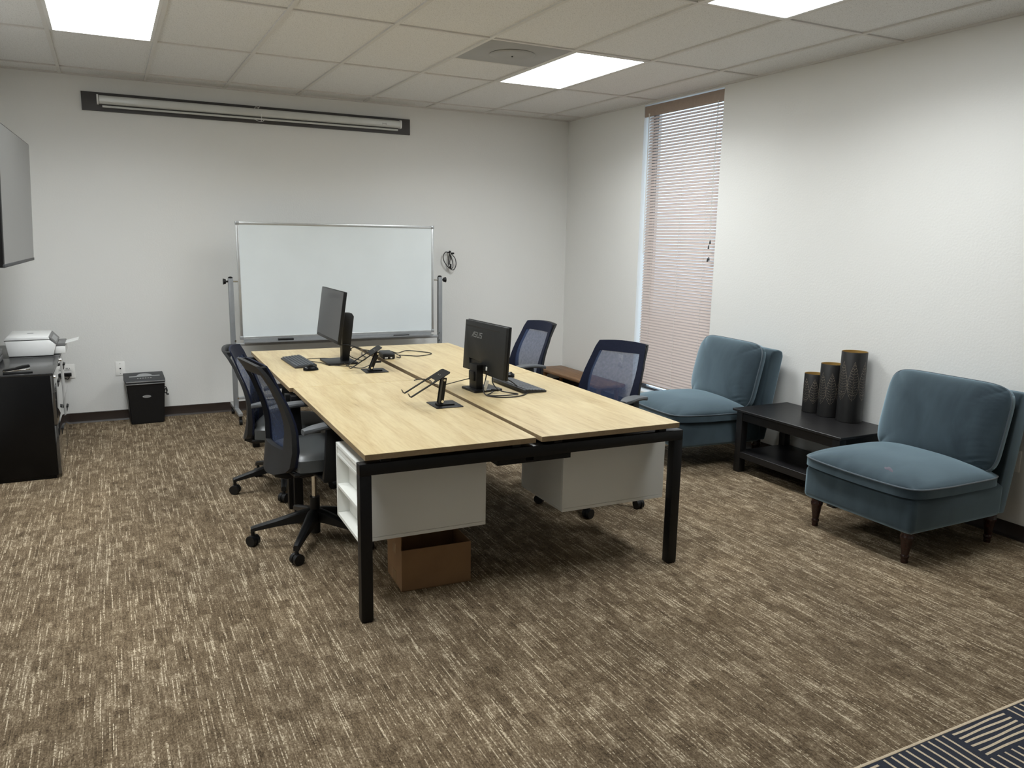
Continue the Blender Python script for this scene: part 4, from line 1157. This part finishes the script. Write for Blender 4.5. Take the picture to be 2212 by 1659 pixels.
def laptop_stand(label, c, rz, ox, oz, deg):
    """user sits at local -x"""
    t = thing('laptop_stand', label, 'laptop stand', (c[0], c[1], ZT), rz, 'black folding laptop stands')
    b = BM(); prism(b, rrect(-0.075, 0.075, -0.085, 0.085, 0.008, 4), 'z', 0.0, 0.004, 0.001); finish(b, 'base_plate', M['blackmetal'], t)
    b = BM(); prism(b, rrect(-0.050, 0.045, -0.040, 0.022, 0.012, 4), 'z', 0.004, 0.012, 0.002)
    finish(b, 'swivel', M['blackmetal'], t)
    # lower arm leans forward (away from the user) and up
    b = BM(); p0, p1 = Vector((-0.030, 0, 0.012)), Vector((ox-0.022, 0, oz-0.030)); d = (p1-p0).normalized(); n = Vector((-d.z, 0, d.x))*0.006
    for y0, y1 in ((-0.034, -0.028), (0.010, 0.016)): 
        prism(b, [(p0.x+n.x*1.6, p0.z+n.z*1.6), (p1.x+n.x*1.6, p1.z+n.z*1.6), (p1.x-n.x*1.6, p1.z-n.z*1.6), (p0.x-n.x*1.6, p0.z-n.z*1.6)], 'y', y0, y1)
    prism(b, [(p0.x+n.x, p0.z+n.z), (p1.x+n.x, p1.z+n.z), (p1.x-n.x*0.3, p1.z-n.z*0.3), (p0.x-n.x*0.3, p0.z-n.z*0.3)], 'y', -0.030, 0.012)
    arm = finish(b, 'arm', M['blackmetal'], t)
    b = BM(); cyl(b, (-0.026, -0.037, 0.026), (-0.026, -0.033, 0.026), 0.007, n=14); cyl(b, (ox-0.026, -0.037, oz-0.042), (ox-0.026, -0.033, oz-0.042), 0.006, n=14); finish(b, 'hinge_pin', M['chrome'], arm)
    # tray: plate at the top, two long prongs sloping down to the user
    a = math.radians(deg); o = Vector((ox, 0.004, oz)); ex = Vector((-math.cos(a), 0, -math.sin(a))); ez = Vector((-math.sin(a), 0, math.cos(a)))
    def L(u, v, k): return o+ex*u+Vector((0, v, 0))+ez*k
    def slab(b, poly, k0=0.0, k1=0.003):
        A = [b.verts.new(L(u, v, k0)) for u, v in poly]; Bv = [b.verts.new(L(u, v, k1)) for u, v in poly]; m = len(poly)
        b.faces.new(A); b.faces.new(Bv[::-1])
        for i in range(m): b.faces.new((A[i], A[(i+1) % m], Bv[(i+1) % m], Bv[i]))
    b = BM(); hw = 0.065
    slab(b, [(0.008, -hw), (0.0, -hw+0.012), (0.0, hw-0.012), (0.008, hw), (0.085, hw), (0.085, -hw)])
    for s in (-1, 1):
        slab(b, [(0.085, s*hw), (0.235, s*hw), (0.235, s*(hw-0.018)), (0.105, s*(hw-0.018)), (0.085, s*(hw-0.032))])
        A = [(0.235, 0.0), (0.243, 0.001), (0.248, 0.007), (0.247, 0.026), (0.2445, 0.026), (0.2445, 0.008), (0.240, 0.0035), (0.235, 0.003)]
        P0 = [b.verts.new(L(u, s*hw, k)) for u, k in A]; P1 = [b.verts.new(L(u, s*(hw-0.018), k)) for u, k in A]; m = len(A)
        b.faces.new(P0); b.faces.new(P1[::-1])
        for i in range(m): b.faces.new((P0[i], P0[(i+1) % m], P1[(i+1) % m], P1[i]))
    tr = finish(b, 'tray', M['blackmetal'], t)
    b = BM()
    for v in (-0.012, 0.012):
        c0, c1 = L(0.045, v, 0.003), L(0.045, v, 0.0042); cyl(b, c0, c1, 0.004, n=12)
    finish(b, 'rivet', M['chrome'], tr)
laptop_stand('black folding laptop stand on the near desk', (-2.868, -3.643), math.radians(-2), 0.012, 0.180, 29)
laptop_stand('black folding laptop stand on the far desk beside the power adapter', (-2.892, -2.487), math.radians(-4), 0.040, 0.158, 32)

# ------------------------------------------------------------------ cables on the desks
def cable(name, label, cat, pts, r=0.0028, plugs=(), mat='rubber'):
    t = thing(name, label, cat, pts[0])
    o = Vector(pts[0])
    b = BM(); tube(b, [Vector(p)-o for p in pts], r, 8, 7); finish(b, 'wire', M[mat], t)
    for p, s, rz in plugs:
        b = BM(); quadbox(b, Vector(p)-o, s, 0.002, rot=Euler((0, 0, rz))); finish(b, 'connector', M['blackplastic'], t)
    return t
zc = ZT+0.0045
cable('monitor_cable', 'black cable looping behind the monitor seen from the back', 'cable',
      [(-2.500, -3.375, 0.840), (-2.520, -3.40, 0.80), (-2.560, -3.46, 0.752), (-2.565, -3.53, zc), (-2.500, -3.60, zc), (-2.400, -3.600, zc), (-2.310, -3.52, zc), (-2.320, -3.44, 0.745), (-2.36, -3.40, 0.782), (-2.43, -3.395, 0.815), (-2.475, -3.40, 0.845)], 0.0034)
cable('power_cable', 'black power cable ending in a loop in front of the right monitor base', 'cable',
      [(-2.490, -3.430, 0.835), (-2.500, -3.455, 0.79), (-2.47, -3.48, 0.75), (-2.41, -3.50, zc), (-2.385, -3.545, zc), (-2.44, -3.585, zc+0.006), (-2.53, -3.575, zc+0.006), (-2.560, -3.515, zc), (-2.52, -3.475, zc+0.002), (-2.485, -3.45, zc+0.01)], 0.0034,
      [((-2.485, -3.455, 0.748), (0.018, 0.045, 0.012), 0.9)])
b = BM(); quadbox(b, (0, 0, 0), (0.020, 0.002, 0.060), 0, rot=Euler((0.12, 0.25, 0.1)))
o = tag(finish(b, 'cable_tag', M['paper']), 'white paper tag tied to the cable of the right monitor', 'tag'); o.location = (-2.535, -3.44, 0.775)
cable('usb_cable', 'thin black cable running between the near laptop stand and the right monitor', 'cable',
      [(-2.585, -3.325, 0.800), (-2.63, -3.30, 0.786), (-2.70, -3.20, 0.748), (-2.71, -3.08, zc), (-2.69, -2.95, zc), (-2.73, -2.90, zc), (-2.78, -2.93, zc)], 0.0026)
cable('usb_cable', 'thin black cable looping left of the left monitor base', 'cable',
      [(-3.02, -1.90, zc), (-3.10, -1.885, zc+0.004), (-3.19, -1.87, zc), (-3.235, -1.905, zc), (-3.20, -1.97, zc), (-3.14, -2.06, zc), (-3.120, -2.160, zc), (-3.06, -2.225, zc), (-3.0, -2.29, zc), (-2.965, -2.37, zc), (-2.935, -2.395, zc+0.006), (-2.90, -2.38, 0.750), (-2.86, -2.375, 0.765)], 0.0028,
      [((-2.835, -2.375, 0.770), (0.045, 0.016, 0.012), 0.0)])
cable('monitor_cable', 'black cable drooping from the post of the left monitor', 'cable',
      [(-3.02, -2.095, 0.855), (-2.965, -2.105, 0.855), (-2.90, -2.08, 0.835), (-2.855, -2.04, 0.812), (-2.89, -2.00, 0.822), (-2.925, -2.00, 0.80), (-2.93, -2.02, 0.77), (-2.90, -2.02, 0.748), (-2.85, -2.06, zc), (-2.79, -1.95, zc), (-2.775, -1.80, zc), (-2.735, -1.66, zc)], 0.003,
      [((-2.925, -2.0, 0.808), (0.02, 0.03, 0.02), 0.3)])
def power_adapter():
    P0, RZ = Vector((-2.640, -1.960, ZT)), math.radians(-98)
    t = thing('power_adapter', 'black power adapter brick with cable loop behind the far laptop stand', 'power adapter', P0, RZ)
    b = BM(); quadbox(b, (0, 0, 0.0215), (0.200, 0.088, 0.040), 0.009, 3); finish(b, 'brick', M['blackplastic'], t)
    for y0, w_ in ((-0.020, 0.022), (0.016, 0.012)):
        b = BM(); quadbox(b, (0.1001, y0, 0.012), (0.0015, w_, 0.008)); finish(b, 'sticker', M['paper'], t)
    R = Matrix.Rotation(-RZ, 3, 'Z')
    b = BM()
    for pts in ([(-2.630, -1.862, ZT+0.02), (-2.605, -1.78, 0.752), (-2.56, -1.76, 0.750), (-2.507, -1.80, zc), (-2.450, -1.750, zc), (-2.392, -1.704, zc), (-2.326, -1.780, zc), (-2.272, -1.880, zc), (-2.300, -1.945, zc), (-2.408, -2.000, zc), (-2.470, -1.955, zc), (-2.529, -1.905, zc)],
                [(-2.585, -1.80, 0.752), (-2.545, -1.86, 0.742), (-2.535, -1.95, zc), (-2.565, -2.03, zc), (-2.600, -2.062, ZT+0.016)],
                [(-2.640, -1.862, ZT+0.02), (-2.660, -1.80, 0.742), (-2.700, -1.68, zc), (-2.700, -1.56, zc), (-2.665, -1.60, zc), (-2.655, -1.72, zc)]):
        tube(b, [R @ (Vector(p)-P0) for p in pts], 0.0034, 8, 7)
    finish(b, 'wire', M['rubber'], t)
power_adapter()

# ------------------------------------------------------------------ rug
def rug():
    X0, X1, Y1, Y0 = -2.90, -0.35, -5.955, -7.35
    t = thing('area_rug', 'navy rug with cream line blocks at the lower right corner', 'rug', ((X0+X1)/2, (Y0+Y1)/2, 0))
    c = Vector(((X0+X1)/2, (Y0+Y1)/2, 0))
    b = BM(); box(b, X0-c.x+0.01, X1-c.x-0.01, Y0-c.y+0.01, Y1-c.y-0.01, 0.0, 0.0060, 0.001, 1); finish(b, 'pile', M['rugnavy'], t)
    b = BM()
    w = 0.011
    pts = [(X0, Y0), (X1, Y0), (X1, Y1), (X0, Y1)]
    box(b, X0-c.x, X1-c.x, Y1-c.y-w, Y1-c.y, 0, 0.0075, 0.002); box(b, X0-c.x, X1-c.x, Y0-c.y, Y0-c.y+w, 0, 0.0075, 0.002)
    box(b, X0-c.x, X0-c.x+w, Y0-c.y, Y1-c.y, 0, 0.0075, 0.002); box(b, X1-c.x-w, X1-c.x, Y0-c.y, Y1-c.y, 0, 0.0075, 0.002)
    finish(b, 'border', M['rugcream'], t)
    b = BM(); z = 0.0066
    def strip(p, q, hw, ph):
        d = Vector((q[0]-p[0], q[1]-p[1], 0)); ln = d.length; d.normalize(); n = Vector((-d.y, d.x, 0)); prev = None
        m = max(2, int(ln/0.03))
        for i in range(m+1):
            s = i/m*ln; off = 0.0016*math.sin(s*24+ph)
            P = Vector((p[0], p[1], z))+d*s+n*off-c
            A, B_ = b.verts.new(P-n*hw), b.verts.new(P+n*hw)
            if prev: b.faces.new((prev[0], A, B_, prev[1]))
            prev = (A, B_)
    bw = 0.318; xb = -2.025; k0 = -3; ph = 0
    for k in range(-3, 7):
        xa = xb+k*bw; xe = xa+bw
        if xe < X0+0.02 or xa > X1-0.02: continue
        y = Y1-0.014; par = (k % 2 == 0)
        while y > Y0+0.06:
            if par:
                hgt = 0.142
                for i in range(6):
                    yy = y-0.013-i*0.0222
                    if yy < Y0+0.02: break
                    ph += 1.7; strip((max(X0+0.02, xa+0.020), yy), (min(X1-0.02, xe-0.020), yy), 0.0042, ph)
            else:
                hgt = 0.262
                for i in range(9):
                    xx = xa+0.018+i*0.0353
                    if xx < X0+0.02 or xx > X1-0.02: continue
                    ph += 1.3; strip((xx, y-0.001), (xx, max(Y0+0.02, y-hgt+0.006)), 0.0042, ph*0.3)
            y -= hgt; par = not par
    finish(b, 'line_pattern', M['rugcream'], t, recalc=False)
rug()

# ------------------------------------------------------------------ camera, sky, view
def camera():
    f = Vector((math.sin(YAW)*math.cos(PITCH), math.cos(YAW)*math.cos(PITCH), math.sin(PITCH)))
    r = Vector((math.cos(YAW), -math.sin(YAW), 0)); u = r.cross(f)
    r2 = r*math.cos(ROLL)+u*math.sin(ROLL); u2 = -r*math.sin(ROLL)+u*math.cos(ROLL)
    cd = bpy.data.cameras.new('camera'); cd.sensor_fit = 'HORIZONTAL'; cd.sensor_width = 36.0
    cd.lens = FPX*36.0/2212.0; cd.clip_start = 0.05; cd.clip_end = 200
    o = bpy.data.objects.new('camera', cd); COL.objects.link(o)
    m = Matrix((r2, u2, -f)).transposed().to_4x4(); m.translation = Vector(CAM)
    o.matrix_world = m; S.camera = o
camera()

w = bpy.data.worlds.new('sky'); S.world = w; w.use_nodes = True
bg = w.node_tree.nodes['Background']
bg.inputs[0].default_value = rgb(0.70, 0.84, 1.0); bg.inputs[1].default_value = 2.2
S.view_settings.view_transform = 'Standard'; S.view_settings.look = 'None'
S.view_settings.gamma = 1.0; S.view_settings.exposure = 0.0; S.view_settings.use_curve_mapping = False
